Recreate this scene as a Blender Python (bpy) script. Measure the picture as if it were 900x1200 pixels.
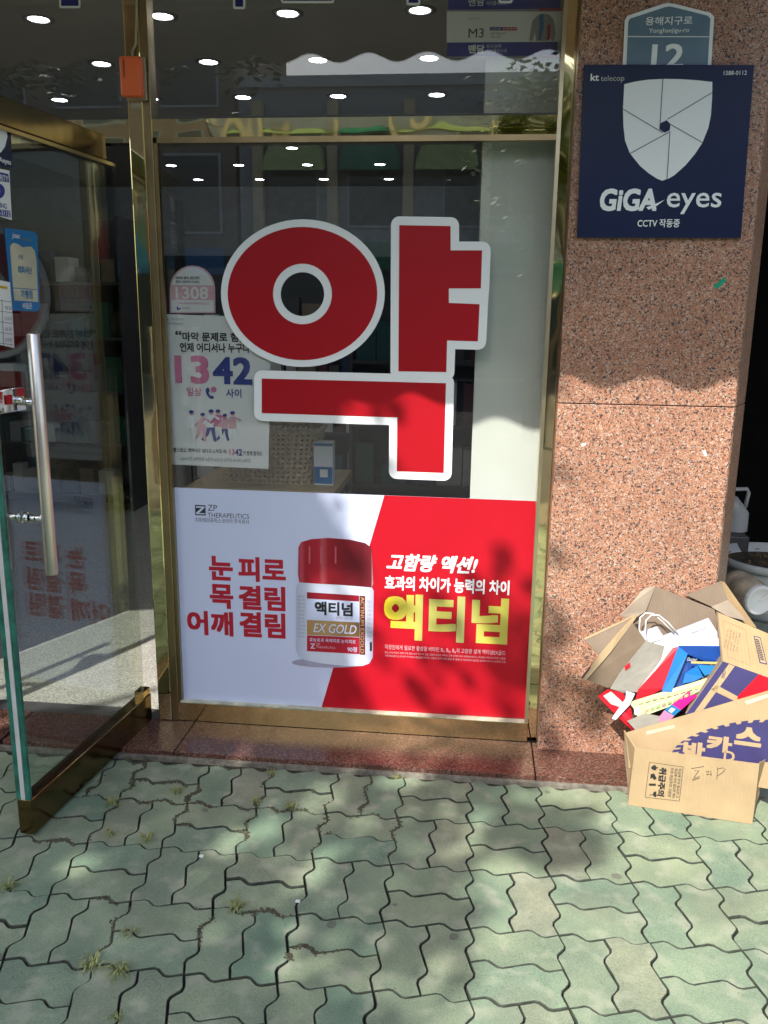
import bpy, math, random
from mathutils import Vector, Matrix
from mathutils.geometry import tessellate_polygon
random.seed(7)
for o in list(bpy.data.objects): bpy.data.objects.remove(o)
S = bpy.context.scene
C = S.collection
V = Vector

# ---------------------------------------------------------------- camera
F_PX, PITCH, YAW, ROLL = 993.3, -0.2286, -0.1039, 0.0130
CAM = V((0, -2.872, 1.532))
_f = V((math.sin(YAW)*math.cos(PITCH), math.cos(YAW)*math.cos(PITCH), math.sin(PITCH)))
_r0 = _f.cross(V((0, 0, 1))).normalized(); _u0 = _r0.cross(_f)
_r = _r0*math.cos(ROLL) + _u0*math.sin(ROLL); _u = _u0*math.cos(ROLL) - _r0*math.sin(ROLL)
cd = bpy.data.cameras.new('camera'); cam = bpy.data.objects.new('camera', cd); C.objects.link(cam)
cam.matrix_world = Matrix((( _r.x, _u.x, -_f.x, CAM.x), (_r.y, _u.y, -_f.y, CAM.y), (_r.z, _u.z, -_f.z, CAM.z), (0, 0, 0, 1)))
cd.sensor_fit = 'VERTICAL'; cd.sensor_height = 36; cd.lens = 36*F_PX/1200; cd.clip_start = 0.05; cd.clip_end = 500
S.camera = cam

# ---------------------------------------------------------------- light
AZ = math.radians(24)                      # sun to the left of the wall's normal
EL = math.atan(1.08*math.cos(AZ))
SUN = V((-math.sin(AZ)*math.cos(EL), -math.cos(AZ)*math.cos(EL), math.sin(EL)))
w = bpy.data.worlds.new('World'); S.world = w; w.use_nodes = True
nt = w.node_tree; bg = nt.nodes['Background']; sk = nt.nodes.new('ShaderNodeTexSky')
sk.sky_type = 'NISHITA'; sk.sun_disc = False; sk.sun_elevation = EL
sk.sun_rotation = math.atan2(SUN.x, SUN.y)
sk.air_density = 1.3; sk.dust_density = 2.5
nt.links.new(sk.outputs[0], bg.inputs[0]); bg.inputs[1].default_value = 0.15
ld = bpy.data.lights.new('sun', 'SUN'); ld.energy = 3.7; ld.angle = math.radians(0.53); ld.color = (1, .95, .86)
lo = bpy.data.objects.new('sun', ld); C.objects.link(lo); lo.rotation_euler = SUN.to_track_quat('Z', 'Y').to_euler(); lo.location = (-4, -8, 9)
S.view_settings.view_transform = 'Standard'; S.view_settings.look = 'None'; S.view_settings.exposure = 0.93; S.view_settings.gamma = 1
S.render.engine = 'CYCLES'
S.cycles.use_denoising = True
S.cycles.max_bounces = 10; S.cycles.transparent_max_bounces = 24; S.cycles.glossy_bounces = 6
S.cycles.caustics_reflective = False; S.cycles.sample_clamp_indirect = 6

# ---------------------------------------------------------------- helpers
def ray(px, py):
    return (_f + _r*((px-450)/F_PX) - _u*((py-600)/F_PX))
def at(px, py, y=0.0):
    d = ray(px, py); t = (y-CAM.y)/d.y; return CAM + d*t
def atz(px, py, z=0.0):
    d = ray(px, py); t = (z-CAM.z)/d.z; return CAM + d*t

class Frame:            # a flat surface of the scene: u along ex, v along ez, n outwards
    def __init__(s, O, ex, ez):
        s.O = V(O); s.ex = V(ex).normalized(); e = V(ez); e = e - s.ex*e.dot(s.ex); s.ez = e.normalized(); s.n = s.ex.cross(s.ez)
    def uv(s, px, py):
        d = ray(px, py); t = (s.O-CAM).dot(s.n)/d.dot(s.n); p = CAM+d*t-s.O; return (p.dot(s.ex), p.dot(s.ez))
    def at(s, px, py): return s.P(*s.uv(px, py))
    def P(s, u, v, n=0.0): return s.O + s.ex*u + s.ez*v + s.n*n

def mat(name): 
    m = bpy.data.materials.new(name); m.use_nodes = True; return m, m.node_tree, m.node_tree.nodes['Principled BSDF']
def N(nt, t, **k):
    n = nt.nodes.new(t)
    for a, b in k.items():
        if a in n.inputs.keys(): n.inputs[a].default_value = b
        else: setattr(n, a, b)
    return n
def ramp(nt, src, stops, interp='LINEAR'):
    r = nt.nodes.new('ShaderNodeValToRGB'); r.color_ramp.interpolation = interp
    e = r.color_ramp.elements
    while len(e) < len(stops): e.new(.5)
    for i, (p, c) in enumerate(stops):
        e[i].position = p; e[i].color = (c[0], c[1], c[2], 1)
    nt.links.new(src, r.inputs[0]); return r.outputs[0]
def mix(nt, f, a, b, mode='MIX'):
    m = nt.nodes.new('ShaderNodeMix'); m.data_type = 'RGBA'; m.blend_type = mode
    for i, x in ((0, f), (6, a), (7, b)):
        if hasattr(x, 'is_linked') or hasattr(x, 'links'): nt.links.new(x, m.inputs[i])
        elif i == 0: m.inputs[0].default_value = x
        else: m.inputs[i].default_value = (*x, 1)
    return m.outputs[2]
def noise(nt, scale, detail=3, coord='Object', rough=.55):
    tc = nt.nodes.new('ShaderNodeTexCoord'); n = nt.nodes.new('ShaderNodeTexNoise')
    n.inputs['Scale'].default_value = scale; n.inputs['Detail'].default_value = detail; n.inputs['Roughness'].default_value = rough
    nt.links.new(tc.outputs[coord], n.inputs['Vector']); return n.outputs[0]
def bump(nt, b, h, strength, dist=.002):
    n = nt.nodes.new('ShaderNodeBump'); n.inputs['Strength'].default_value = strength; n.inputs['Distance'].default_value = dist
    nt.links.new(h, n.inputs['Height']); nt.links.new(n.outputs[0], b.inputs['Normal'])
def plain(name, col, rough=.55, metal=0, var=.12, scale=14, spec=.5, bmp=0):
    m, t, b = mat(name); n = noise(t, scale, 5)
    lo_ = tuple(c*(1-var) for c in col); hi = tuple(min(1, c*(1+var)) for c in col)
    t.links.new(ramp(t, n, [(.3, lo_), (.7, hi)]), b.inputs['Base Color'])
    b.inputs['Roughness'].default_value = rough; b.inputs['Metallic'].default_value = metal; b.inputs['Specular IOR Level'].default_value = spec
    if bmp: bump(t, b, noise(t, scale*6, 3), .5, bmp)
    return m
def emit(name, col, s):
    m, t, b = mat(name); b.inputs['Base Color'].default_value = (*col, 1)
    b.inputs['Emission Color'].default_value = (*col, 1); b.inputs['Emission Strength'].default_value = s; return m
def glassmat(name, tint, refl=.045):
    m = bpy.data.materials.new(name); m.use_nodes = True; t = m.node_tree; t.nodes.clear()
    out = t.nodes.new('ShaderNodeOutputMaterial'); tr = t.nodes.new('ShaderNodeBsdfTransparent'); gl = t.nodes.new('ShaderNodeBsdfGlossy')
    tr.inputs[0].default_value = (*tint, 1); gl.inputs['Roughness'].default_value = 0.0
    lw = t.nodes.new('ShaderNodeLayerWeight'); lw.inputs[0].default_value = .5
    p = N(t, 'ShaderNodeMath', operation='POWER'); p.inputs[1].default_value = 5; t.links.new(lw.outputs['Facing'], p.inputs[0])
    q = N(t, 'ShaderNodeMath', operation='MULTIPLY_ADD'); q.inputs[1].default_value = 1-refl; q.inputs[2].default_value = refl; t.links.new(p.outputs[0], q.inputs[0])
    mx = t.nodes.new('ShaderNodeMixShader'); t.links.new(q.outputs[0], mx.inputs[0]); t.links.new(tr.outputs[0], mx.inputs[1]); t.links.new(gl.outputs[0], mx.inputs[2])
    t.links.new(mx.outputs[0], out.inputs[0]); return m

def granite(name, a, b_, light, dark, rough=.25, scale=150, vary=1.0):
    m, t, b = mat(name)
    tc = t.nodes.new('ShaderNodeTexCoord')
    ns = N(t, 'ShaderNodeTexNoise', Scale=scale*.5, Detail=3.0); t.links.new(tc.outputs['Object'], ns.inputs['Vector'])
    mp = N(t, 'ShaderNodeVectorMath', operation='MULTIPLY_ADD'); mp.inputs[1].default_value = (.012, .012, .012); t.links.new(ns.outputs['Color'], mp.inputs[0]); t.links.new(tc.outputs['Object'], mp.inputs[2])
    v1 = N(t, 'ShaderNodeTexVoronoi', Scale=scale); t.links.new(mp.outputs[0], v1.inputs['Vector'])
    sp = t.nodes.new('ShaderNodeSeparateColor'); t.links.new(v1.outputs['Color'], sp.inputs[0])
    c1 = ramp(t, sp.outputs[0], [(0, dark), (.13, tuple(x*1.6 for x in dark)), (.16, a), (.42, b_), (.74, a), (.86, light), (1, tuple(min(1, x*1.15) for x in light))])
    v2 = N(t, 'ShaderNodeTexVoronoi', Scale=scale*2.3); t.links.new(mp.outputs[0], v2.inputs['Vector'])
    s2 = t.nodes.new('ShaderNodeSeparateColor'); t.links.new(v2.outputs['Color'], s2.inputs[0])
    k = ramp(t, s2.outputs[1], [(0, (1, 1, 1)), (.13, (1, 1, 1)), (.16, (0, 0, 0))])
    c2 = mix(t, k, c1, tuple(x*1.4 for x in dark))
    big = ramp(t, noise(t, 5, 4), [(.3, (.86, .84, .84)), (.7, (1.08, 1.06, 1.02))])
    t.links.new(mix(t, vary, c2, big, 'MULTIPLY'), b.inputs['Base Color'])
    b.inputs['Roughness'].default_value = rough; return m

M = {}
M['granite'] = granite('pink_granite', (.40, .185, .115), (.46, .235, .15), (.50, .37, .30), (.045, .035, .038), .32, 225)
M['granite_red'] = granite('red_granite', (.125, .05, .036), (.155, .067, .048), (.20, .125, .10), (.03, .022, .02), .26, 210)
M['terrazzo'] = granite('grey_floor_stone', (.42, .41, .37), (.46, .45, .42), (.60, .59, .55), (.16, .15, .14), .3, 200, .5)
def paver_mat():
    m, t, b = mat('green_concrete_paver')
    oi = t.nodes.new('ShaderNodeObjectInfo'); tc = t.nodes.new('ShaderNodeTexCoord')
    ad = N(t, 'ShaderNodeVectorMath', operation='ADD'); t.links.new(tc.outputs['Object'], ad.inputs[0]); t.links.new(oi.outputs['Location'], ad.inputs[1])
    def nz(s, d):
        n = N(t, 'ShaderNodeTexNoise', Scale=s, Detail=d); t.links.new(ad.outputs[0], n.inputs['Vector']); return n.outputs[0]
    base = ramp(t, oi.outputs['Random'], [(0, (.225, .275, .19)), (.3, (.195, .27, .195)), (.55, (.24, .295, .20)), (.8, (.165, .255, .185)), (.92, (.225, .262, .187)), (1, (.232, .252, .19))])
    c = mix(t, 1.0, base, ramp(t, nz(6, 5), [(.25, (.66, .72, .72)), (.75, (1.28, 1.22, 1.12))]), 'MULTIPLY')
    c = mix(t, 1.0, c, ramp(t, nz(260, 3), [(.3, (.78, .78, .78)), (.7, (1.2, 1.2, 1.2))]), 'MULTIPLY')
    wear = ramp(t, nz(14, 8), [(.52, (0, 0, 0)), (.66, (.6, .6, .6))])
    c = mix(t, wear, c, (.34, .36, .27))
    # grime patches
    g = ramp(t, nz(3.1, 6), [(.55, (0, 0, 0)), (.75, (.6, .6, .6))]); c = mix(t, g, c, (.13, .13, .105))
    vo = N(t, 'ShaderNodeTexVoronoi', Scale=60.0); t.links.new(ad.outputs[0], vo.inputs['Vector'])
    sp = t.nodes.new('ShaderNodeSeparateColor'); t.links.new(vo.outputs['Color'], sp.inputs[0])
    lt = N(t, 'ShaderNodeMath', operation='LESS_THAN'); lt.inputs[1].default_value = .10; t.links.new(vo.outputs['Distance'], lt.inputs[0])
    l2 = N(t, 'ShaderNodeMath', operation='GREATER_THAN'); l2.inputs[1].default_value = .86; t.links.new(sp.outputs[0], l2.inputs[0])
    mu = N(t, 'ShaderNodeMath', operation='MULTIPLY'); t.links.new(lt.outputs[0], mu.inputs[0]); t.links.new(l2.outputs[0], mu.inputs[1])
    c = mix(t, mu.outputs[0], c, (.07, .065, .055))
    v3 = N(t, 'ShaderNodeTexVoronoi', Scale=6.5); t.links.new(ad.outputs[0], v3.inputs['Vector'])
    s3 = t.nodes.new('ShaderNodeSeparateColor'); t.links.new(v3.outputs['Color'], s3.inputs[0])
    a3 = N(t, 'ShaderNodeMath', operation='MULTIPLY_ADD'); a3.inputs[1].default_value = .09; a3.inputs[2].default_value = .045; t.links.new(nz(50, 3), a3.inputs[0])
    d3 = N(t, 'ShaderNodeMath', operation='LESS_THAN'); t.links.new(v3.outputs['Distance'], d3.inputs[0]); t.links.new(a3.outputs[0], d3.inputs[1])
    e3 = N(t, 'ShaderNodeMath', operation='GREATER_THAN'); e3.inputs[1].default_value = .8; t.links.new(s3.outputs[0], e3.inputs[0])
    m3 = N(t, 'ShaderNodeMath', operation='MULTIPLY'); t.links.new(d3.outputs[0], m3.inputs[0]); t.links.new(e3.outputs[0], m3.inputs[1])
    m4 = N(t, 'ShaderNodeMath', operation='MULTIPLY'); m4.inputs[1].default_value = .6; t.links.new(m3.outputs[0], m4.inputs[0])
    c = mix(t, m4.outputs[0], c, (.10, .09, .08))
    t.links.new(c, b.inputs['Base Color']); b.inputs['Roughness'].default_value = .85
    bump(t, b, nz(160, 5), .7, .0016)
    return m
M['paver'] = paver_mat()
M['sand'] = plain('joint_sand', (.035, .032, .022), .95, var=.4, scale=40, bmp=.002)
M['mortar'] = plain('pale_mortar', (.20, .185, .15), .95, var=.45, scale=45, bmp=.004)
M['jointdirt'] = plain('dirty_paver_edge', (.05, .06, .045), .95, var=.5, scale=30)
def goldm(name, col, rough, bs, bd, stretch=(1, 1, 1)):
    m, t, b = mat(name)
    t.links.new(ramp(t, noise(t, 9, 5), [(.3, tuple(c*.82 for c in col)), (.7, col)]), b.inputs['Base Color'])
    b.inputs['Metallic'].default_value = 1
    b.inputs['Roughness'].default_value = rough*1.3
    tc = t.nodes.new('ShaderNodeTexCoord'); mp = t.nodes.new('ShaderNodeMapping'); mp.inputs['Scale'].default_value = stretch
    n = N(t, 'ShaderNodeTexNoise', Scale=bs, Detail=2.0); t.links.new(tc.outputs['Object'], mp.inputs[0]); t.links.new(mp.outputs[0], n.inputs['Vector'])
    bump(t, b, n.outputs[0], 1, bd); return m
M['gold'] = goldm('polished_gold_steel', (.74, .57, .28), .08, 5, .003)
M['gold_wavy'] = goldm('wavy_gold_steel', (.92, .76, .42), .03, 3.0, .010, (1, 1, .6))
M['bronze'] = goldm('dull_gold_trim', (.46, .35, .19), .22, 6, .0015)
M['railgold'] = goldm('bronze_door_rail', (.20, .135, .06), .12, 5, .003)
M['steel'] = goldm('brushed_rose_steel', (.84, .76, .70), .26, 30, .0005)
M['chrome'] = goldm('chrome', (.82, .82, .84), .07, 30, .0005)
M['glass'] = glassmat('window_glass', (.955, .965, .96), .075)
M['doorglass'] = glassmat('door_glass', (.88, .92, .90), .10)
M['green_edge'] = plain('green_glass_edge', (.02, .13, .095), .12, var=.5, scale=20)
M['edge_strip'] = plain('grey_edge_strip', (.5, .5, .5), .4)
M['red'] = plain('red_vinyl', (.40, .006, .014), .38, var=.04, scale=3, spec=.3)
M['white'] = plain('white_vinyl', (.85, .87, .90), .4, var=.02, scale=3, spec=.3)
M['paperw'] = plain('white_paper', (.80, .80, .80), .7, var=.03)
M['lav'] = plain('lavender_white_print', (.62, .67, .90), .42, var=.02, scale=2, spec=.3)
M['pred'] = plain('poster_red_print', (.46, .006, .018), .42, var=.05, scale=4, spec=.3)
M['tred'] = plain('text_red_print', (.46, .01, .03), .5, var=.03)
M['black'] = plain('black_print', (.02, .02, .022), .5)
M['navy'] = plain('navy_plate', (.006, .013, .058), .32, var=.15, scale=5, spec=.35)
M['navyp'] = plain('navy_print', (.03, .05, .25), .5)
M['pink'] = plain('pink_print', (.68, .20, .36), .5)
M['lpink'] = plain('pale_pink_print', (.72, .42, .48), .5)
M['grey'] = plain('grey_print', (.3, .3, .32), .5)
M['lgrey'] = plain('light_grey_plastic', (.5, .5, .5), .5)
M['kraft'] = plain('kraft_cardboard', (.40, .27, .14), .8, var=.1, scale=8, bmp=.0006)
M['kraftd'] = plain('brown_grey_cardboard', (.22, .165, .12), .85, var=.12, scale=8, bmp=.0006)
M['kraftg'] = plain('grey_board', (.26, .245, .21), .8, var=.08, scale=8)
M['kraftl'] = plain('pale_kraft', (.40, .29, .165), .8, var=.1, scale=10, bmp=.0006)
for kk in ('kraft', 'kraftl', 'kraftd'):
    t = M[kk].node_tree; b = t.nodes['Principled BSDF']; tc = t.nodes.new('ShaderNodeTexCoord'); wv = N(t, 'ShaderNodeTexWave', Scale=28.0, Distortion=1.5, Detail=2.0)
    t.links.new(tc.outputs['Object'], wv.inputs['Vector']); o_ = b.inputs['Normal'].links[0].from_node; bp = t.nodes.new('ShaderNodeBump'); bp.inputs['Strength'].default_value = .45; bp.inputs['Distance'].default_value = .0007
    t.links.new(wv.outputs[0], bp.inputs['Height']); t.links.new(o_.outputs[0], bp.inputs['Normal']); t.links.new(bp.outputs[0], b.inputs['Normal'])
M['passageshade'] = plain('passage_shade_black', (.008, .008, .008), 1, spec=0)  # near-black colour stands in for the shade of a deep passage
M['ceiling'] = plain('shop_ceiling_board', (.78, .76, .70), .8, var=.05, scale=2)
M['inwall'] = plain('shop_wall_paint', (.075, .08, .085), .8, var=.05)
M['column'] = plain('pale_panel_paint', (.74, .76, .70), .6, var=.05, scale=6)
M['lamp'] = emit('downlight_glow', (.92, .96, 1), 20)
M['orange'] = plain('orange_plastic', (.90, .17, .05), .35, var=.06)
M['beige'] = plain('beige_plastic', (.45, .40, .30), .5)
M['canvas'] = plain('beige_awning_canvas', (.36, .34, .30), .85, var=.1, scale=5)
def canv():
    m, t, b = mat('beige_awning_canvas'); tr = t.nodes.new('ShaderNodeBsdfTranslucent'); c = ramp(t, noise(t, 5, 4), [(.3, (.40, .37, .32)), (.7, (.46, .44, .39))])
    t.links.new(c, b.inputs['Base Color']); t.links.new(c, tr.inputs[0]); b.inputs['Roughness'].default_value = .9
    mx = t.nodes.new('ShaderNodeMixShader'); mx.inputs[0].default_value = .35; t.links.new(b.outputs[0], mx.inputs[1]); t.links.new(tr.outputs[0], mx.inputs[2]); t.links.new(mx.outputs[0], t.nodes['Material Output'].inputs[0]); return m
M['canvas'] = canv()
M['leaf'] = plain('green_leaf', (.065, .11, .025), .6, var=.4, scale=3)
M['bark'] = plain('grey_bark', (.12, .09, .06), .9, var=.3, scale=12, bmp=.01)
M['weed'] = plain('dry_green_weed', (.24, .27, .10), .7, var=.4, scale=60)
M['moss'] = plain('dark_moss_dirt', (.075, .075, .048), .95, var=.6, scale=80, bmp=.004)
M['asphalt'] = plain('asphalt', (.05, .05, .05), .9, var=.2, scale=40)
M['wicker'] = plain('grey_brown_wicker', (.52, .42, .29), .7, var=.25, scale=60)
M['wood'] = plain('light_wood', (.42, .32, .18), .55, var=.15, scale=8)
M['darkgrey'] = plain('dark_grey_metal', (.07, .07, .075), .5)

def obj(name, verts, faces, m, parent=None, smooth=False, mats=None, fm=None):
    me = bpy.data.meshes.new(name)
    off = parent_world(parent) if parent else V((0, 0, 0))
    me.from_pydata([tuple(V(v)-off) for v in verts], [], faces)
    for x in (mats or [m]): me.materials.append(x)
    if fm: 
        for p, i in zip(me.polygons, fm): p.material_index = i
    if smooth:
        for p in me.polygons: p.use_smooth = True
    me.update()
    o = bpy.data.objects.new(name, me); C.objects.link(o)
    if parent: o.parent = parent
    return o
def parent_world(p):
    v = V((0, 0, 0))
    while p: v = v + p.location; p = p.parent
    return v
def tag(o, label=None, cat=None, group=None, kind=None):
    if label: o['label'] = label
    if cat: o['category'] = cat
    if group: o['group'] = group
    if kind: o['kind'] = kind
    return o
def thing(name, label, cat, loc=(0, 0, 0), group=None):
    o = bpy.data.objects.new(name, None); o.empty_display_size = .1; C.objects.link(o); o.location = loc
    return tag(o, label, cat, group)
def struct(o): o['kind'] = 'structure'; return o
BF = [(0, 3, 2, 1), (4, 5, 6, 7), (0, 1, 5, 4), (1, 2, 6, 5), (2, 3, 7, 6), (3, 0, 4, 7)]
class MB:
    def __init__(s): s.v = []; s.f = []
    def add(s, vs, fs): n = len(s.v); s.v += [V(v) for v in vs]; s.f += [tuple(i+n for i in f) for f in fs]; return s
    def box(s, a, b):
        (x0, y0, z0), (x1, y1, z1) = a, b
        return s.add([(x0, y0, z0), (x1, y0, z0), (x1, y1, z0), (x0, y1, z0), (x0, y0, z1), (x1, y0, z1), (x1, y1, z1), (x0, y1, z1)], BF)
    def slab(s, cs, th, nrm=None):      # a flat panel from its corners, given thickness away from the viewer
        cs = [V(c) for c in cs]; k = len(cs)
        if nrm is None:
            n = V((0, 0, 0)); c0 = sum(cs, V((0, 0, 0)))/k
            for i in range(k): n += (cs[i]-c0).cross(cs[(i+1) % k]-c0)
            n.normalize()
            if n.dot(CAM-c0) < 0: n = -n
        else: n = V(nrm)
        bk = [c-n*th for c in cs]
        t = tessellate_polygon([cs])
        # orient so that front triangles face n
        def ori(tr, w_):
            a, b, c = (w_[i] for i in tr)
            return (b-a).cross(c-a).dot(n)
        fs = [tr if ori(tr, cs) > 0 else (tr[0], tr[2], tr[1]) for tr in t]
        fs += [tuple(i+k for i in (a, c, b)) for a, b, c in fs]
        area = sum((cs[i]-cs[0]).cross(cs[(i+1) % k]-cs[0]).dot(n) for i in range(k))
        for i in range(k):
            j = (i+1) % k
            fs.append((j, i, i+k, j+k) if area > 0 else (i, j, j+k, i+k))
        return s.add(cs+bk, fs)
    def tube(s, pts, r, seg=10, cap=True):
        pts = [V(p) for p in pts]; rs = r if isinstance(r, (list, tuple)) else [r]*len(pts); rings = []
        vs = []; fs = []; up = None
        for i, p in enumerate(pts):
            d = (pts[min(i+1, len(pts)-1)]-pts[max(i-1, 0)]).normalized()
            if up is None: up = V((0, 0, 1)) if abs(d.z) < .9 else V((1, 0, 0))
            a = (up-d*up.dot(d)).normalized(); b = d.cross(a); up = a
            vs += [p+(a*math.cos(2*math.pi*k/seg)+b*math.sin(2*math.pi*k/seg))*rs[i] for k in range(seg)]
        for i in range(len(pts)-1):
            for k in range(seg):
                k2 = (k+1) % seg; fs.append((i*seg+k, i*seg+k2, (i+1)*seg+k2, (i+1)*seg+k))
        if cap: fs += [tuple(range(seg))[::-1], tuple((len(pts)-1)*seg+k for k in range(seg))]
        return s.add(vs, fs)
    def lathe(s, O, axis, prof, seg=28):   # prof: (radius, along)
        O = V(O); ax = V(axis).normalized(); a = ax.orthogonal().normalized(); b = ax.cross(a); vs = []; fs = []
        for r, h in prof: vs += [O+ax*h+(a*math.cos(2*math.pi*k/seg)+b*math.sin(2*math.pi*k/seg))*r for k in range(seg)]
        for i in range(len(prof)-1):
            for k in range(seg):
                k2 = (k+1) % seg; fs.append((i*seg+k, i*seg+k2, (i+1)*seg+k2, (i+1)*seg+k))
        return s.add(vs, fs)
    def build(s, name, m, parent=None, smooth=False, bevel=0):
        o = obj(name, s.v, s.f, m, parent, smooth)
        if bevel:
            b = o.modifiers.new('bevel', 'BEVEL'); b.width = bevel; b.segments = 2; b.limit_method = 'ANGLE'
        return o
def box(name, a, b, m, parent=None, bevel=0): return MB().box(a, b).build(name, m, parent, bevel=bevel)

# flat print: polygons (u,v) on a frame at height n; polys = [outer, hole, ...]
def printed(name, fr, polys, m, parent, n=.001, th=0.0):
    loops = [[V((u, v, 0)) for u, v in p] for p in polys]
    tris = tessellate_polygon(loops)
    flat = [p for l in loops for p in l]
    vs = [fr.P(p.x, p.y, n) for p in flat]; fs = []
    for a, b, c in tris:
        if (flat[b]-flat[a]).cross(flat[c]-flat[a]).z < 0: b, c = c, b
        fs.append((a, b, c))
    if th:
        k = len(vs); vs += [fr.P(p.x, p.y, n-th) for p in flat]; i0 = 0
        for li, l in enumerate(loops):
            ar = sum(l[i].x*l[(i+1) % len(l)].y-l[(i+1) % len(l)].x*l[i].y for i in range(len(l)))
            for i in range(len(l)):
                a = i0+i; b = i0+(i+1) % len(l)
                if (ar > 0) != (li > 0): fs.append((a, a+k, b+k, b))
                else: fs.append((b, b+k, a+k, a))
            i0 += len(l)
    return obj(name, vs, fs, m, parent)
def pxp(fr, pts): return [fr.uv(*p) for p in pts]
def rectpx(fr, x0, y0, x1, y1):
    a = fr.uv(x0, (y0+y1)/2)[0]; b = fr.uv(x1, (y0+y1)/2)[0]; t = fr.uv((x0+x1)/2, y0)[1]; bo = fr.uv((x0+x1)/2, y1)[1]
    return a, bo, b, t
def R(fr, x0, y0, x1, y1):
    a, b, c, d = rectpx(fr, x0, y0, x1, y1); return [(a, b), (c, b), (c, d), (a, d)]
PENDING = []
def text(fr, s, x0, y0, x1, y1, m, parent, bold=0.0, shear=0.0, n=.0016, name='lettering', rot=0, uv=None):
    """lettering fitted into a rectangle of the surface; rot in quarter turns clockwise"""
    cu = bpy.data.curves.new('t', 'FONT'); cu.body = s; cu.shear = shear; cu.resolution_u = 3
    ob = bpy.data.objects.new('t', cu)
    me = bpy.data.meshes.new(name); me.materials.append(m); o = bpy.data.objects.new(name, me); C.objects.link(o); o.parent = parent
    PENDING.append((o, ob, fr, uv if uv else rectpx(fr, x0, y0, x1, y1), parent_world(parent), bold, n, rot)); return o
def flush_text():
    for p in PENDING: C.objects.link(p[1])
    dg = bpy.context.evaluated_depsgraph_get()
    for o, ob, fr, (a, b, c, d), off, bold, n, rot in PENDING:
        me = bpy.data.meshes.new_from_object(ob.evaluated_get(dg))
        base = [v.co.copy() for v in me.vertices]; fs = [tuple(p.vertices) for p in me.polygons]; bpy.data.meshes.remove(me)
        k = len(base); vs = []; F = []; nn = []
        dirs = [(0, 0)]
        if bold: dirs += [(1, 1), (1, -1), (-1, 1), (-1, -1), (1, 0), (-1, 0), (0, 1), (0, -1)]
        for li, (dx, dy) in enumerate(dirs):
            vs += [V((v.x+dx*bold*.55, v.y+dy*bold*.55, 0)) for v in base]; nn += [n+li*3e-5]*k; F += [tuple(i+li*k for i in f) for f in fs]
        for _ in range(rot % 4): vs = [V((v.y, -v.x, 0)) for v in vs]
        xa = min(v.x for v in vs); xb = max(v.x for v in vs); ya = min(v.y for v in vs); yb = max(v.y for v in vs)
        P3 = [fr.P(a+(v.x-xa)/(xb-xa)*(c-a), b+(v.y-ya)/(yb-ya)*(d-b), h)-off for v, h in zip(vs, nn)]
        q = F[0]
        if (P3[q[1]]-P3[q[0]]).cross(P3[q[2]]-P3[q[0]]).dot(fr.n) < 0: F = [f[::-1] for f in F]
        o.data.from_pydata([tuple(p) for p in P3], [], F); o.data.update()
    for p in PENDING: c_ = p[1].data; bpy.data.objects.remove(p[1]); bpy.data.curves.remove(c_)
def ellipse(cx, cy, rx, ry, k=48, a0=0, a1=360):
    return [(cx+rx*math.cos(math.radians(a0+(a1-a0)*i/k)), cy+ry*math.sin(math.radians(a0+(a1-a0)*i/k))) for i in range(k if a1-a0 == 360 else k+1)]
def grow(poly, r):       # outline pushed out by r, round at outer corners
    ar = sum(poly[i][0]*poly[(i+1) % len(poly)][1]-poly[(i+1) % len(poly)][0]*poly[i][1] for i in range(len(poly)))
    if ar < 0: poly = poly[::-1]
    out = []; k = len(poly)
    for i in range(k):
        p0, p, p1 = (V((*poly[j % k], 0)) for j in (i-1, i, i+1))
        d0 = (p-p0).normalized(); d1 = (p1-p).normalized(); n0 = V((d0.y, -d0.x, 0)); n1 = V((d1.y, -d1.x, 0))
        if d0.cross(d1).z > 0:
            a0 = math.atan2(n0.y, n0.x); a1 = math.atan2(n1.y, n1.x)
            if a1 < a0: a1 += 2*math.pi
            for q in range(7): a = a0+(a1-a0)*q/6; out.append((p.x+r*math.cos(a), p.y+r*math.sin(a)))
        else:
            b = (n0+n1).normalized(); out.append(tuple((p+b*(r/max(.3, b.dot(n0)))).xy))
    return out

# ================================================================= THE SETTING
GY0 = -0.512
ground = struct(MB().box((-60, -80, -.4), (60, -3.75, -.13)).build('road', M['asphalt']))
struct(MB().box((-60, -3.6, -.35), (60, 40, -.045)).build('ground', M['sand']))
pav = struct(box('pavement', (-14, -3.6, -.043), (14, -.25, -.014), M['sand']))
struct(box('kerb', (-60, -3.75, -.2), (60, -3.6, .0), M['mortar']))

SX, SY, GA = .225, .2342, .0089
WT = [0, .09, .155, .205, .25, .295, .345, .41, .5]
WV = [0, .58, 1, .80, 0, -.80, -1, -.58, 0]
def wig(t, A=.0108):     # rounded zigzag of every joint: period half a cell
    t = t % .5
    for i in range(8):
        if t <= WT[i+1]+1e-9: return A*(WV[i]+(WV[i+1]-WV[i])*(t-WT[i])/(WT[i+1]-WT[i]))
    return 0
BR = WT+[.5+t for t in WT[1:]]
def paver_outline(vertical):
    """corners of one paver in cell units; u right, v down"""
    if vertical: U, W_ = (0, .5), (0, 1)
    else: U, W_ = (0, 1), (0, .5)
    us = [t for t in BR if U[0] <= t <= U[1]]; vs = [t for t in BR if W_[0] <= t <= W_[1]]
    def pt(u, v, hor):   # on a horizontal joint shift y by wig(u), on a vertical one shift x by wig(v)
        x = u*SX; y = -v*SY
        return (x, y+wig(u)) if hor else (x+wig(v), y)
    out = [pt(u, W_[0], True) for u in us[:-1]]
    out += [pt(U[1], v, False) for v in vs[:-1]]
    out += [pt(u, W_[1], True) for u in us[::-1][:-1]]
    out += [pt(U[0], v, False) for v in vs[::-1][:-1]]
    return out
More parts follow.
